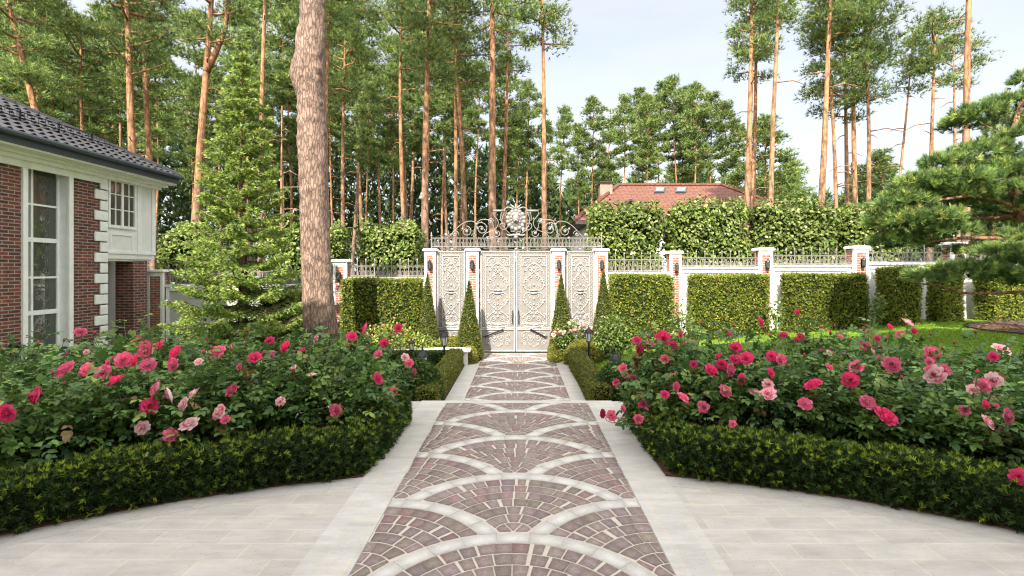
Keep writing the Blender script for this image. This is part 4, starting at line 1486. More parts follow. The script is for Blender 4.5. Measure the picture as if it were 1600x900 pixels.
# curled handrail by the house steps
h_ = thing('stair_handrail', 'black wrought iron handrail with curled end beside the house window', 'handrail', (XP(20, 7.9), 7.9, 0))
hr = [P(a, b, y) for a, b, y in ((18, 575, 7.9), (14, 556, 7.9), (12, 543, 7.9), (17, 536.5, 7.9), (25, 540, 7.95), (45, 552, 8.3), (75, 566, 8.8), (110, 580, 9.3))]
MB().tube(hr, [.03, .035, .04, .04, .03, .028, .028, .028], 7).build('rail', M_BLACK, h_, smooth=True)
MB().tube([P(19, 572, 7.9), (XP(20, 7.9), 7.9, 0.0)], 0.028, 6).build('post', M_BLACK, h_)
for a, y in ((50, 8.4), (80, 8.9)):
    b = P(a, 555 if a < 60 else 567, y)
    MB().tube([b, (b[0], b[1], 0.0)], 0.014, 5).build('baluster', M_BLACK, h_)
q = MB()
q.tube([(XP(30, 8) + a, 8.0, ZP(560, 8) + b) for a, b in spiral(0, 0, .12, PI, 1.5)], 0.012, 5, False)
q.build('scroll', M_BLACK, h_)

# ------------------------------------------------------------------ house beyond the wall
rh = thing('red_roof_house', 'pale house with red tiled hip roof, skylights and brick chimneys beyond the wall', 'house', (10, 33, -0.6))
e0, e1, ya_, yb2, zev = XP(899, 29), 17.5, 29.0, 40.0, ZP(344, 29)
MB().box(e0 + 0.8, e1 - 0.8, ya_ + 0.8, yb2 - 0.8, -0.6, zev - 0.05).build('wall', M_WHITE, rh)
ym = 34.5
zrd = ZP(290, ym)
rx0, rx1 = XP(966, ym), XP(1128, ym)
ro = MB()
ro.add([(e0, ya_, zev), (e1, ya_, zev), (rx1, ym, zrd), (rx0, ym, zrd), (e0, yb2, zev), (e1, yb2, zev)], [(0, 1, 2, 3), (0, 3, 4), (1, 5, 2), (3, 2, 5, 4)])
roo = ro.build('roof', M_REDTILE, rh, loc=(10, ym, zev))
MB().box(e0 + .02, e1 - .02, ya_ + .02, yb2 - .02, zev - 0.22, zev - 0.01).build('eave', M_BROWN, roo)
rt = MB()
for a, b in (((e0, ya_, zev), (rx0, ym, zrd)), ((rx0, ym, zrd), (rx1, ym, zrd)), ((rx1, ym, zrd), (e1, ya_, zev))):
    rt.tube([np.array(a) + (0, 0, .05), np.array(b) + (0, 0, .05)], 0.13, 6)
rt.build('ridge_tiles', M_REDTILE, roo)
# small front gable
gx0, gx1, gxm, gy = XP(948, 28.2), XP(1034, 28.2), XP(985, 28.2), 28.2
gz0, gz1 = zev - 0.1, ZP(311, 28.2)
gm = MB()
gm.add([(gx0, gy, gz0), (gx1, gy, gz0), (gxm, gy, gz1), (gx0, gy + 6, gz0), (gx1, gy + 6, gz0), (gxm, gy + 6, gz1)], [(0, 2, 5, 3), (2, 1, 4, 5)])
gm.build('gable_roof', M_REDTILE, roo)
MB().add([(gx0 + .25, gy + .3, gz0), (gx1 - .25, gy + .3, gz0), (gxm, gy + .3, gz1 - .25)], [(0, 1, 2)]).build('gable_front', M_WHITE, rh)
be = MB()
for a in ((gx0, gz0), (gx1, gz0)):
    be.tube([(a[0], gy - .02, a[1] - .08), (gxm, gy - .02, gz1 - .08)], 0.11, 4)
be.build('barge_board', M_BROWN, roo)
for xa, xb, yt, yb_, Y, m in ((938, 957, 283, 318, 33, M_PBRICK), (1105, 1128, 286, 300, 35.2, M_PBRICK), (974, 991, 288, 300, 36, M_BROWN)):
    k = MB().box(XP(xa, Y), XP(xb, Y), Y, Y + 0.8, ZP(yb_, Y) - 1.2, ZP(yt + 4, Y)).build('chimney', m, roo)
    MB().box(XP(xa, Y) - .06, XP(xb, Y) + .06, Y - .06, Y + .86, ZP(yt + 3.9, Y), ZP(yt + 2.5, Y)).box(XP(xa, Y) - .02, XP(xb, Y) + .02, Y - .02, Y + .82, ZP(yt + 1.4, Y), ZP(yt, Y)).build('chimney_cap', M_BROWN, k)
sl_n = np.array((0, -(zrd - zev), (ym - ya_))); sl_n = sl_n / np.linalg.norm(sl_n)
for xa, xb in ((1023, 1038), (1056, 1072)):
    qa, qb = 0.74, 0.90
    pts = []
    for (pxx, q) in ((xa - 1, qa), (xb - 1, qa), (xb + 1, qb), (xa + 1, qb)):
        yy = ya_ + (ym - ya_) * q
        pts.append(np.array((XP(pxx, yy), yy, zev + (zrd - zev) * q)))
    up = [p + sl_n * 0.12 for p in pts]
    k = MB().add(pts + up, [(4, 5, 6, 7), (0, 1, 5, 4), (1, 2, 6, 5), (2, 3, 7, 6), (3, 0, 4, 7)]).build('skylight', M_FASCIA, roo)
    cgt = sum(up) / 4
    MB().add([cgt + (p - cgt) * 0.82 + sl_n * 0.02 for p in up], [(0, 1, 2, 3)]).build('pane', mat('skylight_glass', (0.10, 0.13, 0.15), 0.1, 0.6), k)
dsh = MB().lathe([(0.02, 0), (0.2, 0.03), (0.28, 0.08)], (0, 0, 0), 14)
dsh.v = [(XP(1122, 34.5) + a, 34.6 - c, ZP(289, 34.5) + b * 1.0) for a, b, c in dsh.v]
dsh.build('satellite_dish', M_GREYW, roo)
for xa in (1040, 1120):
    k = MB().box(XP(xa, 29.7), XP(xa + 22, 29.7), 29.72, 29.79, ZP(392, 29.7), ZP(362, 29.7)).build('window', M_BROWN, rh)
    MB().box(XP(xa + 2, 29.7), XP(xa + 20, 29.7), 29.70, 29.718, ZP(390, 29.7), ZP(364, 29.7)).build('pane', M_GLASS, k)

# unseen house behind the camera, added and sized to shade the terrace
vl = thing('unseen_villa', 'unseen pale house behind the camera, added to shade the roses', 'house', (1, -5, 0))
VY, VH = -1.6, 11.7
MB().box(-10.5, 9.5, VY - 9, VY, -0.6, VH).build('wall', M_WHITE, vl)
MB().box(-11, 10, VY - 9.5, VY + 0.45, VH + .001, VH + 0.3).build('roof', M_FASCIA, vl)
for fx in (-7, -3.5, 0, 3.5, 7):
    for fz in (0.9, 4.7, 8.6):
        if fx == 0 and fz == 0.9: continue
        k = MB().box(fx - 0.75, fx + 0.75, VY + 0.002, VY + 0.06, fz, fz + 2.1).build('window', M_TRIM, vl)
        MB().box(fx - 0.65, fx + 0.65, VY + 0.061, VY + 0.066, fz + 0.1, fz + 2.0).build('pane', M_GLASS, k)

# ------------------------------------------------------------------ pleached hedges behind the wall
LIME = [(0.17, 0.23, 0.045), (0.11, 0.165, 0.033), (0.27, 0.31, 0.085), (0.40, 0.41, 0.20), (0.065, 0.105, 0.026)]
LIME_W = [6, 5, 3, 1.2, 2]
for i, (xa, xb, yt, yb, Y, lab) in enumerate([
        (918, 1041, 320, 425, 17.0, 'leafy raised hedge behind the wall just right of the gate, under the red roof gable'),
        (1045, 1177, 314, 425, 17.0, 'leafy raised hedge behind the wall below the skylights of the red roof'),
        (1183, 1315, 318, 422, 17.0, 'leafy raised hedge behind the wall right of the red roof'),
        (1321, 1425, 324, 420, 17.0, 'darker leafy raised hedge behind the wall, partly covered by the garden pine'),
        (554, 659, 350, 420, 17.0, 'leafy raised hedge behind the wall between the big pine and the gate'),
        (498, 534, 352, 420, 17.2, 'narrow leafy hedge behind the wall showing right of the big pine trunk'),
        (424, 472, 352, 440, 17.2, 'leafy hedge behind the wall showing between the spruce and the big pine'),
        (240, 318, 354, 440, 17.2, 'shaded leafy hedge behind the wall between the house and the spruce')]):
    rg = np.random.default_rng(300 + i)
    x0, x1, z0, z1 = XP(xa, Y), XP(xb, Y), ZP(yb, Y), ZP(yt, Y)
    body = rounded_box(x0 + 0.13, x1 - 0.13, Y, Y + 1.1, z0, z1 - 0.05, 0.30, 8, 0.09, rg)
    loc = ((x0 + x1) / 2, Y + .55, -0.6)
    t = thing('leafy_hedge', lab, 'hedge', loc)
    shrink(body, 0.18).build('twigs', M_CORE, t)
    st = MB()
    for q in np.linspace(x0 + 0.3, x1 - 0.3, max(2, int((x1 - x0) / 0.9))):
        st.tube([(q, Y + .55, -0.65), (q + rg.normal() * .05, Y + .55, z0 + .5)], 0.045, 6)
    st.build('stems', M_DEAD, t)
    n = int(((x1 - x0) * (z1 - z0) * 2 + (x1 - x0) * 1.1 + 2.2 * (z1 - z0)) * 330)
    p, nn = surf_sample(body, n, rg)
    lump = np.sin(p[:, 0] * 5.1 + i) * np.sin(p[:, 2] * 6.3 + i * 2)
    p = p - nn * (rg.uniform(0, 0.26, (n, 1)) + 0.06 * lump[:, None]) + nn * 0.08
    top = p[:, 2] > z1 - 0.08
    p[top, 2] += rg.random(top.sum()) * 0.16
    dr = nrm(0.5 * nn + 0.7 * rg.normal(size=nn.shape) + np.array((0, 0, -0.5)))
    no = nrm(nn + 0.5 * rg.normal(size=nn.shape) + np.array((0, 0, 0.5)))
    V, T, C = quadleaves(rg, p, dr, no, 0.125, 0.10, pick(rg, n, LIME, LIME_W))
    np_obj('foliage', np_mesh('foliage', V - np.array(loc), T, C, M_LEAF), t)

# ------------------------------------------------------------------ pines
PINE = [(0.145, 0.21, 0.058), (0.195, 0.265, 0.066), (0.27, 0.33, 0.08), (0.082, 0.135, 0.048), (0.30, 0.22, 0.09)]
PINE_W = [6, 5, 2.5, 4, 0.12]


def pine_meshes(rg, h, hb, Rc, r0, lean=(0, 0), bow=0.1, fork=None, dens=1.0, stubs=6, blen=0.24, bw=0.030, crown=True):
    ph = rg.uniform(0, 6.28, 4)

    def ax(z):
        z = np.asarray(z, float)
        return np.stack([lean[0] * z + bow * np.sin(z * 0.35 + ph[0]) - bow * math.sin(ph[0]), lean[1] * z + bow * np.sin(z * 0.3 + ph[1]) - bow * math.sin(ph[1]), z], -1)
    zz = np.concatenate([[0, 0.25, 0.7], np.linspace(1.5, h, 16)])
    rad = r0 * np.clip(1 - 0.78 * (zz / h) ** 1.1, 0.05, 1) * (1 + 0.45 * np.exp(-zz / 0.3))
    tr = MB().tube(ax(zz), rad, 9)
    li = MB()
    if fork:
        zf, dx = fork
        b = ax(zf)
        pts = np.array([b, b + (dx * .35, .1, .8), b + (dx * .8, .2, 2.0), b + (dx, .2, 4.0), b + (dx * 1.1, .2, 6.0)])
        tr.tube(pts, np.array([.7, .6, .5, .4, .2]) * r0, 7)
    for _ in range(stubs):
        z = rg.uniform(hb * 0.35, hb)
        a = rg.uniform(0, 6.28); L = rg.uniform(0.3, 1.6)
        b = ax(z); d = np.array((math.cos(a), math.sin(a), 0))
        li.tube([b, b + d * L * .5 + (0, 0, .05 * L), b + d * L + (0, 0, -0.15 * L)], [0.03, 0.022, 0.006], 4)
    if not crown:
        return tr, li, None
    nb = max(8, int((h - hb) / 0.30 * dens))
    ctr, dirs = [], []
    for i in range(nb):
        t = (i + rg.uniform(-.4, .4)) / nb
        t = min(max(t, 0), 0.995)
        z = hb + (h - hb) * t
        L = Rc * (0.55 + 0.75 * t if t < 0.5 else 1.0) * max(0.12, (1 - t ** 2.4)) ** 0.75 * rg.uniform(0.5, 1.15)
        a = i * 2.39996 + rg.normal() * 0.5
        el = R(-6 + 45 * t + rg.normal() * 10)
        d = np.array((math.cos(a) * math.cos(el), math.sin(a) * math.cos(el), math.sin(el)))
        s = np.cross(d, (0, 0, 1.0)); s /= np.linalg.norm(s)
        b = ax(z)
        q = np.linspace(0, 1, 5)[:, None]
        pts = b + d * L * q + np.array((0, 0, 1.0)) * (0.16 * L * q ** 2) + s * (rg.normal() * 0.12 * L) * q ** 2
        li.tube(pts, np.array([0.05, 0.042, 0.032, 0.022, 0.01]) * (0.5 + L / 2.5) * min(1, r0 / .15), 5, False)
        npad = max(4, int(L * 3.8))
        for k in range(npad):
            f = rg.uniform(0.35, 1.03)
            side = rg.uniform(-1, 1) * 0.42 * L * (0.35 + 0.65 * (1 - abs(f - .75)))
            c = b + d * L * f + np.array((0, 0, 1)) * (0.16 * L * f * f + rg.normal() * 0.10) + s * side
            m = int(rg.integers(19, 29) * dens)
            sc_ = rg.uniform(0.20, 0.38)
            off = rg.normal(size=(m, 3)).clip(-1.5, 1.5) * np.array((sc_, sc_, sc_ * 0.42))
            ctr.append(c + off)
            out = np.array((d[0], d[1], 0)) * 0.55 + np.array((0, 0, 0.65))
            dirs.append(nrm(out + off * 1.4 + 0.3 * rg.normal(size=(m, 3))))
    ctr = np.concatenate(ctr); dirs = np.concatenate(dirs)
    V, T, C = tufts(rg, ctr, dirs, 6, blen, bw, 0.75, pick(rg, len(ctr), PINE, PINE_W, 0.24))
    return tr, li, (V, T, C)


def plant_pine(name, lab, cat, x, y, g, meshes, group=None, loc_z=LOW, barkm=None):
    tr, li, cr = meshes
    t = thing(name, lab, cat, (x, y, g), group)
    out = [t]
    for nm, mbx, m in (('trunk', tr.add(li.v, li.f), barkm or M_BARKFAR),):
        if not mbx.v: continue
        me = mbx.mesh(nm)
        me.materials.append(m)
        me.polygons.foreach_set('use_smooth', [True] * len(me.polygons))
        np_obj(nm, me, t)
    if cr is not None:
        np_obj('crown', np_mesh('crown', *cr, M_NEEDLE), t)
    return t


# x at y=350, x at y=0, distance, trunk diameter px, crown foot y, top y, crown radius px, label
pines = [(93, 15, 22, 13, 130, -260, 125, 'leaning orange pine above the black roof, leftmost of the wood', None),
         (215, 203, 24, 14, 120, -230, 120, 'stout orange pine above the black roof, left one of a close pair', None),
         (236, 224, 27, 11, 60, -190, 95, 'slender orange pine above the black roof, right one of a close pair', None),
         (131, 126, 26, 9, 170, 30, 75, 'thin pine with a low crown between the leaning pine and the close pair', None),
         (311, 329, 22, 15, 70, -200, 105, 'forked pine leaning right with bare dead stubs, behind the spruce', (11.2, 0.9)),
         (408, 414, 21, 10, -10, -240, 90, 'straight slim pale orange pine between the spruce and the big trunk', None),
         (507, 514, 25, 8, 60, -160, 80, 'slim pine showing just right of the big garden pine trunk', None),
         (537, 540, 29, 8, 160, 20, 65, 'slim bright pine right of the big garden trunk, behind a brick pillar', None),
         (633, 627, 27, 9, 110, -70, 85, 'slim orange pine rising behind the right end of the left leafy hedge', None),
         (667, 673, 19, 14, 120, -170, 85, 'grey barked pine directly behind the outer left gate pillar', None),
         (723, 708, 23, 10, 130, -130, 80, 'tall pine behind the left side panel of the gate, leaning left', None),
         (709, 712, 26, 8, 160, -40, 60, 'thin straight pine behind the left scrolls of the gate crest', None),
         (772, 767, 21, 15, 50, -190, 90, 'thick tall pine behind the gate, left of the lion crest', None),
         (789, 792, 27, 8, 110, -70, 65, 'thin dark pine close right of the thick pine behind the gate', None),
         (852, 844, 22, 11, 70, -70, 75, 'slim pine right of the lion crest with open sky to its right', None),
         (1165, 1174, 22, 12, 90, -130, 62, 'tall pine with a crown hanging low on its left, right of the red roof chimney', None),
         (1177, 1178, 26, 9, 120, -70, 55, 'thinner pine almost touching the tall pine right of the red roof', None),
         (1209, 1218, 21, 10, 30, -160, 50, 'bare slim pine standing alone right of the red roof', None),
         (1277, 1295, 22, 12, 40, -150, 75, 'pine leaning right, tallest of the clump left of the garden pine', None),
         (1302, 1287, 24, 8, 150, -30, 70, 'thin pine leaning left across its taller neighbour in the right clump', None),
         (1322, 1319, 26, 9, 190, 20, 70, 'bent dark pine with a low crown in the middle of the right clump', None),
         (1338, 1336, 24, 10, 100, -60, 75, 'straight orange pine in the middle of the right clump', None),
         (1356, 1356, 23, 9, 150, -20, 60, 'rightmost straight pine of the right clump', None),
         (1403, 1431, 27, 6, 140, 50, 42, 'thin leaning pine beside a straight one, above the garden pine', None),
         (1451, 1454, 25, 9, 130, 28, 62, 'straight pine with a full dark crown above the garden pine', None),
         (1500, 1494, 29, 7, 130, 55, 62, 'pine crown partly behind the bare trunk above the garden pine', None),
         (1511, 1516, 17, 13, -80, -330, 70, 'bare thick trunk rising out of the frame above the garden pine', None)]
for i, (xa, xb, Y, dp, yc, yt, rp, lab, fork) in enumerate(pines):
    rg = np.random.default_rng(400 + i)
    g = -0.62
    slope = (xb - xa) / -350.0                    # px per px downwards
    # base where the trunk meets the ground
    yb = CY + (CAMZ - g) * F / Y
    xbase = xa + slope * (yb - 350)
    lean = (-slope, rg.normal() * 0.01)
    h = ZP(yt, Y) - g
    hb = ZP(yc, Y) - g
    ms = pine_meshes(rg, h, hb, rp * Y / F, dp * Y / F / 2 * 1.0, lean, 0.06, fork, 1.15, 9 if i in (4, 10, 2) else 5)
    plant_pine('pine_tree', lab, 'pine', XP(xbase, Y), Y, g, ms)
# a dead pole among them
rg = np.random.default_rng(455)
ms = pine_meshes(rg, ZP(165, 20) + .62, ZP(165, 20), 1, 0.085, (0.004, 0), 0.05, None, 1, 12, crown=False)
plant_pine('pine_tree', 'dead grey pole pine without a crown left of the big garden trunk', 'pine', XP(441, 20), 20, -0.62, ms)

# the wood behind: five kinds of pine, each copied to its places
protos = []
for k, (h, hb, rc_) in enumerate([(20, 12, 2.0), (21, 13.5, 1.9), (17, 7.5, 2.3), (20, 11, 1.9), (22, 14, 2.2)]):
    rg = np.random.default_rng(500 + k)
    tr, li, cr = pine_meshes(rg, h, hb, rc_, 0.125, (rg.normal() * .01, 0), 0.15, None, 0.95, 5, blen=0.34, bw=0.055)
    mt = tr.add(li.v, li.f).mesh('trunk')
    mt.materials.append(M_BARKFAR)
    for me in (mt,): me.polygons.foreach_set('use_smooth', [True] * len(me.polygons))
    protos.append((h, mt, None, np_mesh('crown', *cr, M_NEEDLE)))


def far_pine(k, px, Y, top, lab, group, rz, wide=1.0):
    h, mt, ml, mc = protos[k]
    t = thing('pine_tree', lab, 'pine', (XP(px, Y), Y, -0.62), group)
    s = (ZP(top, Y) + 0.62) / h
    t.scale = (s * wide, s * wide, s)
    t.rotation_euler = (0, 0, rz)
    for nm, me in (('trunk', mt), ('crown', mc)):
        o = bpy.data.objects.new(nm, me)
        o.parent = t
        COL.objects.link(o)


rg = np.random.default_rng(77)
for j, (px, top) in enumerate([(878, 170), (905, 196), (930, 156), (952, 190), (976, 150), (998, 142), (1016, 152), (1032, 130), (1054, 124), (1072, 138), (1092, 134), (1114, 146), (1134, 160), (1150, 190), (828, 132), (852, 190), (1010, 170), (1080, 170)]):
    far_pine((1, 3, 0, 4)[j % 4], px, 52 + rg.uniform(-5, 6), top, 'distant pine of the grove behind the red roofed house', 'pines of the grove behind the red roof', rg.uniform(0, 6.28), 1.0)
for px, Y, top, k, lab in ((1192, 38, 186, 2, 'bushy low pine between the tall pine and the bare slim pine'), (1235, 46, 250, 2, 'low bushy pine at the foot of the right clump'),
                           (1375, 34, 238, 2, 'low pine filling the gap right of the right clump'), (1560, 40, 240, 2, 'low pine far behind the right end of the wall')):
    far_pine(k, px, Y, top, lab, None, rg.uniform(0, 6.28), 1.5)
for j in range(54):
    Y = rg.uniform(31, 66)
    px = -60 + 880 * ((j * 0.618034) % 1.0) + rg.normal() * 8
    top = rg.uniform(-40, 130) if px < 720 else rg.uniform(60, 190)
    far_pine((0, 1, 3, 4)[int(rg.integers(0, 4))], px, Y, top, 'pine deep in the wood behind the wall, left of the lion crest', 'pines deep in the left wood', rg.uniform(0, 6.28), rg.uniform(0.85, 1.2))

# the far wood that closes the view
n = 34000
rg = np.random.default_rng(9)
az = rg.uniform(-260, 1750, n)
Y = rg.uniform(70, 95, n)
lim = np.interp(az, [-260, 500, 760, 860, 900, 1160, 1260, 1400, 1750], [150, 190, 235, 260, 290, 270, 300, 280, 260]) + 22 * np.sin(az * 0.045) + 14 * np.sin(az * 0.13 + 1) + 9 * np.sin(az * 0.31)
zt_ = CAMZ - (lim - CY) * Y / F
z = -0.6 + (zt_ + 0.6) * rg.random(n) ** 0.8
p = np.column_stack([(az - CX) * Y / F, Y, z])
lo_ = pick(rg, n, [(0.085, 0.135, 0.045), (0.12, 0.175, 0.05), (0.05, 0.085, 0.034)], [4, 3, 4], 0.2)
V, T, C = tufts(rg, p, np.tile((0., -0.3, 0.8), (n, 1)), 5, 1.3, 0.40, 1.0, lo_)
tag(np_obj('distant_woods', np_mesh('distant_woods', V, T, C, M_NEEDLE)), 'far pine wood closing the view behind all the trees', 'wood', kind='stuff')
# low undergrowth at the wood's edge
n = 9000
az = rg.uniform(-100, 1500, n); Y = rg.uniform(22, 40, n)
p = np.column_stack([(az - CX) * Y / F, Y, -0.6 + 1.7 * rg.random(n) ** 2 * (0.4 + 0.6 * (np.sin(az * .02) > 0))])
V, T, C = tufts(rg, p, np.tile((0., -0.2, 0.8), (n, 1)), 5, 0.5, 0.15, 1.0, pick(rg, n, [(0.05, 0.09, 0.02), (0.09, 0.14, 0.03)], [1, 1], 0.2))
tag(np_obj('undergrowth', np_mesh('undergrowth', V, T, C, M_LEAF)), 'low green undergrowth between the pine trunks', 'undergrowth', kind='stuff')

# ------------------------------------------------------------------ big garden pine trunk
rg = np.random.default_rng(21)
YB = 11.6
tp = [(502, 585, 60), (501, 560, 57), (500, 540, 54), (498.5, 510, 50), (497, 470, 46.5), (495, 430, 44), (493, 380, 42), (491.5, 320, 42), (490, 260, 42), (489, 215, 43.5), (488, 180, 42), (486, 150, 42),
      (484, 120, 46), (483, 100, 46), (486, 70, 41), (488, 40, 38), (489, 0, 37), (489, -100, 34), (490, -250, 30), (490, -450, 22), (488, -620, 12)]
base = P(502, 590, YB)
loc = (base[0], YB, LOW)
pts = np.array([P(a, b, YB) for a, b, _ in tp]); rad = np.array([c for _, _, c in tp]) * YB / F / 2
# finer rings, lumpy bark
s0 = np.linspace(0, 1, len(pts)); s1 = np.linspace(0, 1, 150)
pp = np.column_stack([np.interp(s1, s0, pts[:, k]) for k in range(3)]); rr = np.interp(s1, s0, rad)
tb = MB().tube(pp, rr, 28)
V = np.array(tb.v)
cen = np.repeat(pp, 28, 0); d = V - cen; th = np.arctan2(d[:, 1], d[:, 0])
lump = 0.035 * np.sin(3 * th + V[:, 2] * 0.9) + 0.03 * np.sin(5 * th - V[:, 2] * 2.3 + 1) + 0.03 * rg.normal(size=len(V))
V = cen + d * (1 + lump[:, None])
for a_, b_, c_, r_ in ((466, 118, 0.10, 0.32), (473, 60, 0.05, 0.2)):       # burr and old branch scars
    q = P(a_, b_, YB); q[1] -= 0.12
    w_ = np.exp(-np.sum((V - q) ** 2, 1) / r_ ** 2)
    V += nrm(d) * (w_ * c_)[:, None]
tb.v = [tuple(q) for q in V]
t = thing('pine_tree', 'massive garden pine trunk rising out of the frame behind the left roses', 'pine', loc)
ctr, dirs = [], []
lm = MB()
for i in range(46):
    z = 11.5 + 6.0 * i / 46; a = i * 2.4; L = rg.uniform(1.4, 3.4)
    b = np.array((XP(490, YB), YB, z)); dd = np.array((math.cos(a), math.sin(a), 0.25))
    lm.tube([b, b + dd * L * .5, b + dd * L], [.07, .05, .02], 5)
    for k in range(7):
        m = 14
        off = rg.normal(size=(m, 3)) * (.35, .35, .15)
        ctr.append(b + dd * L * rg.uniform(.4, 1.05) + off); dirs.append(nrm(off + (0, 0, .4)))
tb.add(lm.v, lm.f).build('trunk', M_BARKBIG, t, smooth=True)
ctr = np.concatenate(ctr)
V, T, C = tufts(rg, ctr, np.concatenate(dirs), 6, 0.22, 0.03, 0.8, pick(rg, len(ctr), PINE, PINE_W))
np_obj('crown', np_mesh('crown', V - np.array(loc), T, C, M_NEEDLE), t)

# ------------------------------------------------------------------ spruce
rg = np.random.default_rng(31)
YS = 12.4
sx = XP(379, YS)
g = LOW
top = ZP(62, YS)
H = top - g
loc = (sx, YS, g)
t = thing('spruce_tree', 'conical yellow green spruce beside the brick house', 'spruce', loc)
tr = MB().tube([(sx, YS, g), (sx + .02, YS, g + H * .5), (sx - 0.03, YS, g + H * .9), (sx - .04, YS, top)], [0.13, .08, .025, .006], 8)
ctr, dirs, lens = [], [], []
br = MB()
nbr = 300
for i in range(nbr):
    f = (i / nbr) ** 1.12                       # 0 at the foot
    wh = 0.30 - 0.16 * f
    z = g + 0.25 + (H - 0.45) * (round(f * 24) / 24 + rg.normal() * 0.0035)
    L = (1.72 * (1 - f) ** 0.92 + 0.07) * rg.uniform(0.78, 1.08)
    a = i * 2.39996 + rg.normal() * .25
    el0 = R(8 + 42 * f)
    d = np.array((math.cos(a), math.sin(a), 0))
    m = max(3, int(L / 0.052))
    q = np.linspace(0.12, 1, m)
    drop = -0.42 * L * (1 - f) * np.sin(q * PI * 0.85) ** 1.0 * 0.55
    up = math.tan(el0) * L * q * 0.55
    pts = np.array((sx, YS, z)) + d * (L * q)[:, None]
    pts[:, 2] += drop + up - 0.25 * L * (1 - f)
    br.tube(pts[::max(1, m // 4)], 0.012, 4, False) if m > 4 else None
    s = np.array((-d[1], d[0], 0))
    for sd in (-1, 0, 1):
        lt = 0.28 * L * (1 - q * 0.72) * (0.5 + 0.5 * rg.random(m)) + 0.05
        for u in ((0.3, 0.65, 1.0) if sd else (0.5,)):
            c = pts + (s * sd * 0.85 + d * 0.45)[None] * (lt * u)[:, None]
            c[:, 2] += -0.45 * lt * u * (0.6 + 0.8 * rg.random(m)) * (1 - f * .6) * (1 if sd else 0.4)
            ctr.append(c + rg.normal(size=c.shape) * 0.015)
            dirs.append(nrm((s * sd * 0.9 + d * 0.6)[None] + rg.normal(size=c.shape) * .2 + np.array((0, 0, -.25 + .4 * f))))
tr.add(br.v, br.f).build('trunk', M_BARK, t, smooth=True)
ctr = np.concatenate(ctr); dirs = np.concatenate(dirs)
keep = rg.random(len(ctr)) < 0.85
ctr, dirs = ctr[keep], dirs[keep]
V, T, C = tufts(rg, ctr, dirs, 8, 0.10, 0.022, 0.62, pick(rg, len(ctr), [(0.28, 0.38, 0.085), (0.38, 0.47, 0.10), (0.16, 0.25, 0.065), (0.36, 0.46, 0.26), (0.52, 0.57, 0.14)], [5, 4, 4, 1.2, 1.4], 0.15))
np_obj('foliage', np_mesh('foliage', V - np.array(loc), T, C, M_NEEDLE), t)

# ------------------------------------------------------------------ cloud pruned garden pine on the right
rg = np.random.default_rng(41)
YP = 11.0
gz = zlawn(XP(1655, YP), YP)
loc = (XP(1655, YP), YP, gz)
t = thing('garden_pine', 'spreading cloud pruned pine with long needles at the right edge of the lawn', 'pine', loc)
tk = MB()
def pl(lst, dy=0.0): return np.array([P(a, b, YP + c + dy) for a, b, c in lst])
tk.tube(np.vstack([[(loc[0], YP, gz - .05)], pl([(1662, 480, 0), (1650, 420, 0), (1622, 375, 0), (1596, 335, 0), (1581, 290, 0.05), (1577, 232, 0.1), (1590, 180, .1), (1606, 130, .1)])]), [.21, .17, .15, .13, .11, .09, .07, .05, .03], 9)
lb = MB()
for lst, r0 in ([[(1592, 330, 0), (1560, 312, -.3), (1520, 305, -.5), (1470, 312, -.6), (1420, 330, -.6)], .05], [[(1600, 342, 0), (1570, 340, .2), (1525, 341, .3), (1470, 345, .3), (1425, 350, .3)], .055],
               [[(1640, 400, 0), (1600, 382, -.2), (1555, 372, -.3), (1500, 372, -.2), (1450, 378, 0), (1405, 372, 0.1)], .06], [[(1655, 455, 0), (1620, 455, -.4), (1560, 458, -.6), (1500, 458, -.6), (1470, 448, -.5), (1420, 440, -.4)], .045],
               [[(1580, 280, 0), (1545, 262, -.2), (1510, 250, -.2), (1480, 262, -.3)], .04], [[(1578, 232, 0), (1555, 205, 0), (1530, 190, .1)], .035], [[(1622, 375, 0), (1590, 400, -.6), (1560, 415, -.8)], .035],
               [[(1581, 290, 0), (1610, 270, -.3), (1640, 265, -.4)], .04], [[(1596, 335, 0), (1560, 330, .8), (1500, 320, 1.1)], .05]):
    q = pl(lst)
    lb.tube(q, np.linspace(r0, r0 * .3, len(q)), 7)
tk.add(lb.v, lb.f).build('trunk', M_BARKRED, t, smooth=True)
pads = [(1530, 188, .1, 46, 30), (1575, 168, .2, 44, 24), (1605, 130, .2, 22, 22), (1500, 200, .5, 30, 26), (1585, 225, -.3, 48, 30), (1530, 245, -.2, 50, 28), (1478, 262, -.3, 44, 26), (1440, 292, -.4, 42, 26), (1500, 288, -.6, 52, 28),
        (1565, 275, -.4, 50, 30), (1610, 265, -.5, 40, 36), (1460, 318, .2, 56, 30), (1408, 322, -.3, 46, 28), (1400, 352, 0, 48, 34), (1440, 352, .4, 50, 30), (1392, 384, .1, 34, 26), (1425, 385, .3, 38, 20), (1500, 330, .9, 46, 24), (1480, 355, .7, 40, 22),
        (1590, 300, -.7, 40, 18), (1612, 375, -.5, 40, 24), (1560, 400, -.9, 44, 22), (1600, 420, -1.0, 46, 28), (1530, 425, -.8, 50, 22), (1490, 430, -.6, 46, 22), (1450, 438, -.5, 38, 18), (1565, 438, -.7, 44, 18), (1625, 445, -.8, 40, 22),
        (1545, 285, 1.0, 50, 24), (1580, 200, .9, 44, 24), (1470, 290, .6, 48, 28), (1425, 310, .5, 44, 26), (1630, 200, .0, 40, 40), (1640, 320, -.6, 40, 30), (1385, 345, .4, 32, 22), (1520, 395, .6, 34, 14), (1505, 312, -.2, 46, 22), (1455, 345, -.5, 48, 24), (1530, 320, .8, 44, 24), (1480, 365, -.3, 46, 18), (1420, 352, -.4, 44, 30), (1550, 355, .9, 44, 24), (1580, 330, .9, 44, 28)]
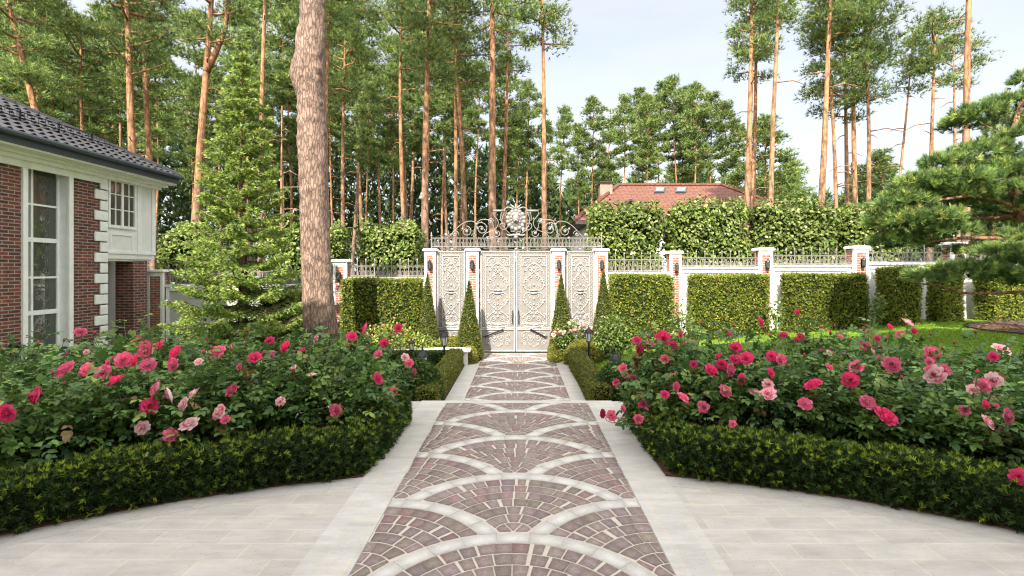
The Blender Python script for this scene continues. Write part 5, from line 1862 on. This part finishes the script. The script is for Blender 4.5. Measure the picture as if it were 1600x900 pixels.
ctr, dirs = [], []
for a, b, dy, rx, rz in pads:
    k = (YP + dy) / F
    m = int(175 * (rx * rz / 1250) ** 0.75)
    u = nrm(rg.normal(size=(m, 3)))
    u[:, 2] = np.where(u[:, 2] < -0.10, -u[:, 2], u[:, 2])
    sc_ = np.array((rx * k * 0.96, rx * k * 0.92, rz * k * 0.80))
    c = P(a, b, YP + dy) + u * sc_ * rg.uniform(0.55, 1.0, (m, 1))
    ctr.append(c); dirs.append(nrm(u * (1, 1, 1.2) + (0, 0, .45) + .25 * rg.normal(size=u.shape)))
ctr = np.concatenate(ctr); dirs = np.concatenate(dirs)
n = len(ctr)
col = pick(rg, n, [(0.14, 0.23, 0.065), (0.21, 0.31, 0.08), (0.32, 0.41, 0.10), (0.08, 0.14, 0.052), (0.42, 0.46, 0.11)], [6, 5, 2.2, 4, .8], .28)
V, T, C = join(tufts(rg, ctr, dirs, 30, 0.145, 0.0105, 0.9, col), tufts(rg, ctr + dirs * .05, dirs, 14, 0.13, 0.011, 0.5, col * 1.2))
np_obj('foliage', np_mesh('foliage', V - np.array(loc), T, C, M_NEEDLE), t)
# mulch ring on the lawn below it
mc = np.array((XP(1640, 12.2), 12.2))
ringp = [(mc[0] + 1.75 * math.cos(a), mc[1] + 1.25 * math.sin(a)) for a in np.linspace(0, 2 * PI, 49)[:-1]]
mb = MB(); mb.add([(x, y, zlawn(x, y) + 0.03) for x, y in ringp] + [(mc[0], mc[1], zlawn(*mc) + 0.10)], [(i, (i + 1) % 48, 48) for i in range(48)])
struct('mulch_bed', mb, M_SOIL)
e = MB().tube([(x, y, zlawn(x, y) + 0.03) for x, y in ringp + ringp[:1]], 0.03, 6)
n = 700
a = rg.uniform(0, 6.28, n); q = np.sqrt(rg.random(n)) * .97
cp = np.column_stack([mc[0] + 1.75 * q * np.cos(a), mc[1] + 1.25 * q * np.sin(a), np.zeros(n)])
cp[:, 2] = [zlawn(x, y) + 0.035 + 0.06 * (1 - k) for x, y, k in zip(cp[:, 0], cp[:, 1], q)]
V, T, C = quadleaves(rg, cp, rg.normal(size=(n, 3)) * (1, 1, .3), np.tile((0., 0., 1.), (n, 1)) + .4 * rg.normal(size=(n, 3)), 0.09, 0.05, pick(rg, n, [(.16, .09, .055), (.08, .05, .035), (.26, .17, .11)], [3, 3, 1], .2))
tag(np_obj('bark_mulch', np_mesh('bark_mulch', V, T, C, M_LEAF)), 'brown bark chips spread in the round bed under the garden pine', 'mulch', kind='stuff')
tag(e.build('bed_edging', M_BLACK), 'dark edging ring round the mulched tree bed on the lawn', 'edging')

# ------------------------------------------------------------------ roses
HOT, PINK, PALE, CREAM = np.array((0.84, 0.016, 0.17)), np.array((0.92, 0.16, 0.36)), np.array((0.95, 0.60, 0.64)), np.array((0.95, 0.86, 0.78))


def rose_mesh(seed, pale):
    """a full rose: five rings of cupped, ruffled petals from the bud outward; unit radius"""
    rg = np.random.default_rng(seed)
    V, T, C = [], [], []
    nu, nv = 5, 6
    for f, cnt, span in ((0.10, 3, 150), (0.28, 5, 120), (0.48, 6, 98), (0.70, 7, 84), (0.86, 7, 76), (1.0, 8, 66)):
        a0 = rg.uniform(0, 6.28)
        for i in range(cnt):
            a = a0 + 2 * PI * i / cnt + rg.normal() * .12
            Rf = (0.10 + 0.78 * f) * rg.uniform(.92, 1.08)
            Zf = (0.86 - 0.46 * f ** 1.4) * rg.uniform(.9, 1.08)
            n0 = len(V)
            tw = rg.normal() * .08
            deep = rg.random()
            for iv in range(nv):
                v = iv / (nv - 1)
                for iu in range(nu):
                    u = iu / (nu - 1) * 2 - 1
                    ve = v * (1 - 0.20 * u * u)
                    rr = Rf * (1 - (1 - ve) ** 2.2) ** 0.75
                    zz = Zf * ve ** 1.15
                    c = max(0.0, ve - 0.68) / 0.32
                    rr += 0.22 * f * c * c + 0.03 * rg.normal() * v * f
                    zz -= 0.16 * f * c * c
                    rr += 0.05 * math.sin(3.5 * u + i * 1.7) * v * (0.3 + f) + tw * u * v
                    wv = math.sin(PI * (0.12 + 0.70 * v)) ** 0.6
                    ang = a + u * R(span) / 2 * wv
                    V.append((rr * math.cos(ang), rr * math.sin(ang), zz))
                    edge = max(v ** 1.4, abs(u) ** 3 * 0.6)
                    m = min(1, max(0, edge * 1.2 - 0.15 + rg.normal() * .05))
                    if pale == 0: q = (PINK * .8 + PALE * .2) * (1 - m) + (HOT * (.7 + .3 * deep) + PINK * .3 * (1 - deep)) * m
                    elif pale == 1: q = PALE * (1 - m) + (HOT * (.35 + .4 * deep) + PINK * (.65 - .4 * deep)) * m
                    else: q = CREAM * (1 - m * .65) + (PALE * .6 + PINK * .4) * m * .65
                    if pale == 2 and deep < 0.18: q = q * .35 + HOT * .65
                    if pale == 1 and deep > .8: q = q * .5 + PALE * .5
                    C.append(q)
            for iv in range(nv - 1):
                for iu in range(nu - 1):
                    q = n0 + iv * nu + iu
                    T += [(q, q + 1, q + nu + 1), (q, q + nu + 1, q + nu)]
    V = np.array(V)
    V[:, 2] -= 0.30
    V /= np.percentile(np.hypot(V[:, 0], V[:, 1]), 98)
    return np_mesh('bloom', V, np.array(T), np.array(C), M_PETAL, smooth=True)


BLOOMS = {k: [rose_mesh(600 + 10 * k + j, k) for j in range(3)] for k in (0, 1, 2)}

_b = MB().lathe([(0.004, -0.004), (0.011, 0.004), (0.013, 0.014), (0.011, 0.024), (0.006, 0.034), (0.001, 0.042)], (0, 0, 0), 8)
_V = np.array(_b.v); _T = np.array([(f[0], f[i], f[i + 1]) for f in _b.f for i in range(1, len(f) - 1)])
BUD = np_mesh('bud', _V, _T, np.where(_V[:, 2:3] < 0.018, np.array([[0.10, 0.17, 0.05]]), np.array([[0.70, 0.05, 0.18]])), M_PETAL, smooth=True)

left = [(125, 518, 16, 1), (100, 577, 28, 1), (135, 577, 22, 1), (160, 581, 22, 1), (180, 594, 26, 0), (55, 619, 32, 0), (8, 646, 28, 0), (193, 562, 24, 1), (210, 563, 20, 0), (231, 570, 22, 1), (270, 569, 20, 1), (226, 547, 28, 1),
        (250, 540, 20, 0), (212, 534, 18, 0), (273, 551, 24, 0), (243, 609, 30, 1), (264, 617, 26, 2), (233, 634, 24, 0), (286, 632, 22, 2), (302, 615, 20, 2), (295, 662, 26, 2), (222, 668, 20, 2), (266, 679, 20, 1), (342, 644, 24, 2),
        (352, 655, 14, 1), (361, 609, 22, 1), (338, 549, 24, 1), (310, 565, 12, 1), (361, 542, 10, 1), (374, 573, 10, 1), (397, 558, 20, 0), (421, 532, 14, 0), (445, 542, 20, 0), (470, 549, 16, 0), (494, 529, 16, 1), (487, 585, 13, 2),
        (438, 627, 14, 2), (524, 641, 20, 1), (425, 554, 14, 1), (457, 576, 14, 2), (550, 525, 16, 0), (570, 513, 18, 0), (622, 512, 14, 0), (600, 536, 14, 0), (591, 591, 18, 0), (613, 612, 14, 1), (590, 553, 14, 1), (633, 558, 12, 1),
        (639, 568, 14, 1), (647, 581, 10, 1), (168, 567, 10, 1), (135, 550, 8, 2)]
right = [(995, 531, 14, 0), (1000, 547, 18, 0), (993, 565, 20, 0), (1016, 539, 14, 1), (1036, 528, 22, 0), (1049, 543, 20, 0), (1063, 522, 12, 0), (973, 574, 14, 1), (977, 585, 12, 1), (963, 598, 12, 0), (991, 590, 16, 1), (1038, 561, 14, 1),
         (1039, 616, 14, 0), (1057, 604, 14, 1), (1068, 620, 20, 1), (1099, 636, 18, 1), (942, 646, 14, 0), (955, 649, 16, 1), (974, 638, 10, 1), (1005, 632, 14, 1), (998, 655, 16, 1), (1011, 639, 10, 1), (1145, 662, 12, 1), (1082, 536, 10, 1),
         (1084, 569, 12, 0), (1112, 579, 22, 0), (1128, 569, 16, 0), (1142, 578, 22, 1), (1148, 561, 16, 0), (1166, 559, 20, 0), (1158, 592, 18, 0), (1149, 543, 18, 0), (1122, 556, 14, 0), (1206, 556, 16, 0), (1221, 562, 18, 1), (1205, 582, 14, 0),
         (1134, 611, 20, 1), (1180, 613, 18, 2), (1200, 614, 22, 2), (1200, 600, 16, 1), (1189, 503, 16, 0), (1246, 488, 12, 0), (1140, 522, 10, 0), (1223, 525, 14, 0), (1253, 527, 16, 0), (1270, 600, 26, 0), (1258, 631, 20, 1), (1284, 512, 8, 0),
         (1296, 551, 10, 1), (1296, 573, 12, 1), (1329, 594, 24, 0), (1337, 573, 20, 1), (1356, 628, 24, 1), (1386, 650, 32, 0), (1393, 569, 24, 1), (1371, 528, 12, 0), (1351, 540, 16, 1), (1357, 520, 12, 1), (1364, 549, 10, 1), (1391, 510, 10, 0),
         (1407, 523, 14, 1), (1419, 504, 20, 1), (1429, 517, 10, 0), (1456, 552, 22, 1), (1453, 565, 14, 1), (1460, 585, 28, 2), (1477, 578, 18, 1), (1565, 545, 24, 1), (1552, 557, 14, 0), (1537, 601, 22, 1), (1553, 593, 22, 1), (1520, 608, 16, 2),
         (1507, 641, 16, 1), (1541, 632, 14, 0), (1556, 633, 10, 1), (1576, 650, 24, 1), (1544, 659, 24, 1), (1592, 745, 24, 0), (1311, 525, 12, 1), (1246, 531, 10, 0)]

lbush = [(-1.98, 5.35, .86, 'left rose bush at the corner of the bed nearest the path'), (-2.05, 6.0, .98, 'left rose bush with tall red sprays in front of the low white wall'), (-2.75, 5.85, .97, 'left rose bush below the big pine trunk'),
         (-2.75, 5.1, .90, 'left rose bush with few small blooms above the middle of the hedge'), (-3.45, 5.75, .98, 'left rose bush in front of the spruce foot'), (-3.45, 4.75, .88, 'left rose bush with cream and pink two tone blooms'),
         (-4.2, 5.6, 1.0, 'left rose bush with clustered pink blooms before the white quoins'), (-4.1, 4.4, .84, 'left rose bush of dense leaves at the hedge near the frame edge'), (-4.95, 5.3, .95, 'left rose bush in front of the tall house window'), (-4.65, 3.95, .80, 'left rose bush cut by the left frame edge'),
         (-5.75, 5.6, .95, 'left rose bush below the iron handrail'), (-4.6, 6.0, 1.05, 'left rose bush with a tall stem before the brick wall')]
rbush = [(1.80, 5.55, .90, 'right rose bush at the corner of the bed overhanging the path'), (1.95, 6.05, 1.06, 'right rose bush with a column of red blooms beside the lantern'), (2.55, 5.25, .88, 'right rose bush with few blooms low above the hedge'),
         (2.65, 5.95, .98, 'right rose bush crowded with pink blooms'), (3.35, 5.75, 1.04, 'right rose bush with the tallest stem before the widest yew hedge'), (3.25, 4.9, .88, 'right rose bush of glossy leaves with two red blooms'),
         (3.95, 4.5, .84, 'right rose bush with one large red bloom'), (4.1, 5.45, .98, 'right rose bush with pale pink sprays before the lawn'), (4.6, 3.95, .70, 'right rose bush low at the right frame edge'),
         (4.85, 5.1, .84, 'right rose bush with cream pink blooms before the mulched bed'), (5.35, 5.6, .92, 'rightmost rose bush with a bloom cluster high at the frame edge'), (4.3, 6.05, 1.02, 'right rose bush behind the others at the lawn edge'), (4.75, 4.35, .80, 'right rose bush of sparse leaves behind the low hedge')]
ROSEG = [(0.095, 0.18, 0.042), (0.135, 0.235, 0.052), (0.062, 0.125, 0.036), (0.22, 0.31, 0.065), (0.21, 0.13, 0.055)]
ROSEW = [6, 5, 4, 1.8, 0.4]


def canopy(x, y):
    d = math.hypot(x, y - CYC) - (RC + 0.42)
    e = (abs(x) - 1.5)
    k = min(1, max(0, min(d / 0.75, (e + 0.15) / 0.5)))
    return 0.42 + 0.58 * k * (2 - k)


def place_bloom(px, py):
    for y in np.arange(3.6, 6.35, 0.04):
        q = P(px, py, y)
        d = math.hypot(q[0], y - CYC) - (RC + 0.25)
        if d < 0 or abs(q[0]) < 1.0: continue
        if q[2] <= canopy(q[0], y): return P(px, py, y - 0.17)
    return P(px, py, 5.9 + 0.25 * ((px * 7) % 5) / 5)


def bush(i, bx, by, h, lab, blooms, seed):
    rg = np.random.default_rng(seed)
    t = thing('rose_bush', lab, 'rose', (bx, by, 0))
    loc = np.array((bx, by, 0.0))
    st = MB()
    cs, ds, ns = [], [], []
    r = 0.59
    # canes with leaves along them
    for k in range(17):
        a = k * 2.4 + rg.normal() * .3
        rr = r * math.sqrt((k + .5) / 17) * rg.uniform(.8, 1.15)
        hh = h * rg.uniform(0.80, 1.03) * (1 - 0.22 * (rr / r) ** 2)
        p0 = loc + (rg.normal() * .05, rg.normal() * .05, 0)
        p3 = loc + np.array((rr * math.cos(a), rr * math.sin(a), hh))
        q = np.array(bez(p0, p0 + (0, 0, hh * .5), p3 - (0, 0, hh * .3), p3, 9))
        st.tube(q, np.linspace(0.009, 0.004, 9), 5, False)
        for f in np.linspace(0.28, 1, 11):
            j = f * 8; j0 = min(7, int(j)); c = q[j0] + (q[j0 + 1] - q[j0]) * (j - j0)
            for _ in range(2):
                az = rg.uniform(0, 6.28)
                d = np.array((math.cos(az), math.sin(az), rg.uniform(-.1, .5)))
                cs.append(c); ds.append(d)
    # loose leaves filling the bush, thickest towards its outside
    m = 310
    u = nrm(rg.normal(size=(m, 3)))
    pos = u * rg.uniform(0.55, 1.05, (m, 1)) * np.array((r * 1.05, r * 1.05, h * 0.52)) + np.array((0, 0, h * 0.58))
    pos[:, 2] = np.clip(pos[:, 2], 0.10, None)
    for c, uu in zip(pos, u):
        cs.append(loc + c); ds.append(np.array((uu[0], uu[1], uu[2] * .3 + .15)) + rg.normal(size=3) * .5)
    # tall sprays above the bush, some carrying a bud
    buds = []
    for k in range(6):
        a = rg.uniform(0, 6.28); rr = r * rg.uniform(.2, 1.0)
        p0 = loc + np.array((rr * .5 * math.cos(a), rr * .5 * math.sin(a), h * .55))
        p3 = loc + np.array((rr * 1.1 * math.cos(a), rr * 1.1 * math.sin(a), h * rg.uniform(1.0, 1.24)))
        q = np.array(bez(p0, p0 + (0, 0, h * .2), p3 - (0, 0, h * .15), p3, 8))
        st.tube(q, np.linspace(0.006, 0.003, 8), 5, False)
        for f in range(2, 8):
            az = rg.uniform(0, 6.28)
            cs.append(q[f]); ds.append(np.array((math.cos(az), math.sin(az), .35)))
        if k % 2 == 0: buds.append((p3, q[-1] - q[-2]))
    for bp, *_ in blooms:
        # a stem from inside the bush up to each flower, leaves on the way
        side = np.array((bx, by, 0)) + (bp - np.array((bx, by, 0))) * np.array((.5, .5, .45))
        q = np.array(bez(side, side + (0, 0, .2), bp - (0, 0, .25) + (side - bp) * (.15, .15, 0), bp - (0, 0, 0.01), 8))
        st.tube(q, np.linspace(0.006, 0.004, 8), 5, False)
        for f in (3, 4, 5, 6):
            az = rg.uniform(0, 6.28)
            cs.append(q[f]); ds.append(np.array((math.cos(az), math.sin(az), .3)))
    cs = np.array(cs); ds = nrm(np.array(ds))
    # drop leaves that would sit in the hedge or over the path
    dist = np.hypot(cs[:, 0], cs[:, 1] - CYC) - (RC + 0.12)
    ok = (dist > 0.0) & (np.abs(cs[:, 0]) > 1.15) & (cs[:, 1] < 6.6) & ~((dist < 0.36) & (cs[:, 2] < 0.37))
    cs, ds = cs[ok], ds[ok]
    # compound leaves: five leaflets on a short stalk
    n = len(cs)
    rl = rg.uniform(0.085, 0.135, (n, 1))
    side = nrm(np.cross(ds, np.array((0, 0, 1.0)) + .35 * rg.normal(size=ds.shape)))
    up = nrm(np.cross(side, ds))
    col = pick(rg, n, ROSEG, ROSEW, .15)
    parts = []
    for f, sd, sz in ((1.0, 0, 1.15), (0.8, 1, 1.0), (0.8, -1, 1.0), (0.35, 1, .8), (0.35, -1, .8)):
        c = cs + ds * rl * f + np.array((0, 0, -0.012)) * f
        d = ds * (1 if sd == 0 else 0.55) + side * sd * .85 + np.array((0, 0, -0.22)) + .12 * rg.normal(size=ds.shape)
        parts.append(leaves(rg, c, d, up + .18 * rg.normal(size=up.shape), 0.064 * sz, 0.043 * sz, col * rg.uniform(.9, 1.1, (n, 1))))
    V, T, C = join(*parts)
    st.build('stems', M_STEM, t)
    np_obj('foliage', np_mesh('foliage', V - loc, T, C, M_ROSELEAF), t)
    for bp, d in buds:
        if bp[1] > 6.4 or abs(bp[0]) < 1.2: continue
        o = np_obj('bud', BUD, t, tuple(bp - loc))
        o.rotation_euler = Vector(tuple(d)).to_track_quat('Z', 'Y').to_euler()
        o.scale = (rg.uniform(.8, 1.3),) * 3
    for bp, rad, kind in blooms:
        o = np_obj('bloom', BLOOMS[kind][int(rg.integers(0, 3))], t, tuple(bp - loc))
        face = Vector((rg.normal() * .6, -0.8 + rg.normal() * .35, 0.5 + rg.normal() * .3))
        o.rotation_euler = face.to_track_quat('Z', 'Y').to_euler()
        o.rotation_euler.rotate_axis('Z', rg.uniform(0, 6.28))
        o.scale = (rad, rad, rad * rg.uniform(.85, 1.1))


for lst, bl in ((lbush, left), (rbush, right)):
    got = {i: [] for i in range(len(lst))}
    for px, py, sz, kind in bl:
        q = place_bloom(px, py)
        d = [math.hypot(b[0] - q[0], b[1] - q[1]) for b in lst]
        k = int(np.argmin(d))
        if kind == 1 and (px * 13 + py * 7) % 5 == 0: kind = 2
        got[k].append((q, sz * q[1] / F / 2 * 1.05, kind))
    for i, (bx, by, h, lab) in enumerate(lst):
        bush(i, bx, by, h, lab, got[i], 700 + i + (50 if bl is right else 0))

# ------------------------------------------------------------------ shrubs by the gate
def shrub(px, Y, base, rx, h, lab, cols, wts, nl, blooms, seed, ll=0.07, lw=0.05, name='flowering_shrub', cat='shrub'):
    rg = np.random.default_rng(seed)
    loc = np.array((XP(px, Y), Y, base))
    t = thing(name, lab, cat, tuple(loc))
    st = MB()
    for k in range(9):
        a = k * 2.4
        e = loc + np.array((rx * .7 * math.cos(a), rx * .5 * math.sin(a), h * rg.uniform(.7, 1.0)))
        st.tube(bez(loc, loc + (0, 0, h * .4), e - (0, 0, h * .2), e, 6), [.012, .01, .009, .007, .005, .003], 5, False)
    st.build('stems', M_STEM, t)
    u = nrm(rg.normal(size=(nl, 3)))
    p = loc + u * rg.uniform(.35, 1.05, (nl, 1)) * np.array((rx, rx * .7, h * .5)) + (0, 0, h * .55)
    p[:, 2] = np.maximum(p[:, 2], base + .03)
    d = nrm(u + .8 * rg.normal(size=u.shape))
    V, T, C = leaves(rg, p, d, nrm(u * .5 + (0, 0, .8) + .5 * rg.normal(size=u.shape)), ll, lw, pick(rg, nl, cols, wts, .15))
    np_obj('foliage', np_mesh('foliage', V - loc, T, C, M_ROSELEAF), t)
    for bx, by, sz in blooms:
        q = P(bx, by, Y - 0.45)
        o = np_obj('bloom', BLOOMS[2][int(rg.integers(0, 3))], t, tuple(q - loc))
        o.rotation_euler = (R(40), rg.normal() * .4, rg.uniform(0, 6))
        o.scale = (sz,) * 3


GRN = [(0.10, 0.16, 0.035), (0.16, 0.22, 0.05), (0.06, 0.10, 0.025), (0.24, 0.28, 0.07)]
shrub(955, 12.9, LOW + .15, 0.48, 1.05, 'leafy rose shrub with tiny pale buds in front of the hedge right of the gate', GRN, [5, 4, 3, 1.5], 1500, [(941, 495, .05), (962, 512, .035), (930, 520, .04), (948, 535, .04)], 801)
shrub(893, 13.3, LOW + .1, 0.50, 0.95, 'pale pink rose shrub at the foot of the right side panel of the gate', GRN, [5, 4, 3, 1], 1100, [(868, 519, .07), (881, 519, .07), (892, 517, .07), (865, 523, .06), (899, 516, .08), (912, 509, .08), (916, 493, .08), (908, 503, .06), (875, 518, .05), (922, 512, .06), (890, 505, .05)], 802)
shrub(605, 13.0, LOW, 0.75, 1.0, 'sunlit yellow green rose shrub with russet shoots before the long yew hedge', [(0.20, 0.25, 0.045), (0.28, 0.31, 0.07), (0.12, 0.17, 0.03), (0.32, 0.12, 0.06)], [5, 4, 3, 1.2], 1900, [(598, 508, .05), (633, 507, .05), (616, 497, .04)], 803)
shrub(650, 13.1, LOW, 0.55, 0.75, 'sunlit low yellow green shrub between the white wall and the leftmost cone', [(0.20, 0.25, 0.045), (0.28, 0.31, 0.07), (0.12, 0.17, 0.03)], [5, 4, 3], 1200, [], 804)
shrub(1062, 13.3, -0.2, 0.32, 1.25, 'pale leafy sapling against the wall between two yew hedge blocks', GRN, [5, 4, 2, 3], 500, [(1066, 523, .06)], 805, name='young_shrub')
shrub(1212, 13.35, 0.15, 0.25, 1.0, 'slender pale sapling beside the widest yew hedge', GRN, [5, 4, 2, 3], 330, [], 806, name='young_shrub')
shrub(1371, 13.35, 0.35, 0.22, 0.9, 'thin leafy sapling by the narrow hedge block near the garden pine', GRN, [5, 4, 2, 3], 300, [], 807, name='young_shrub')
shrub(560, 12.1, LOW, 0.8, 0.55, 'low green shrub under the big pine behind the left roses', GRN, [5, 3, 4, 1], 1300, [], 808, name='young_shrub')
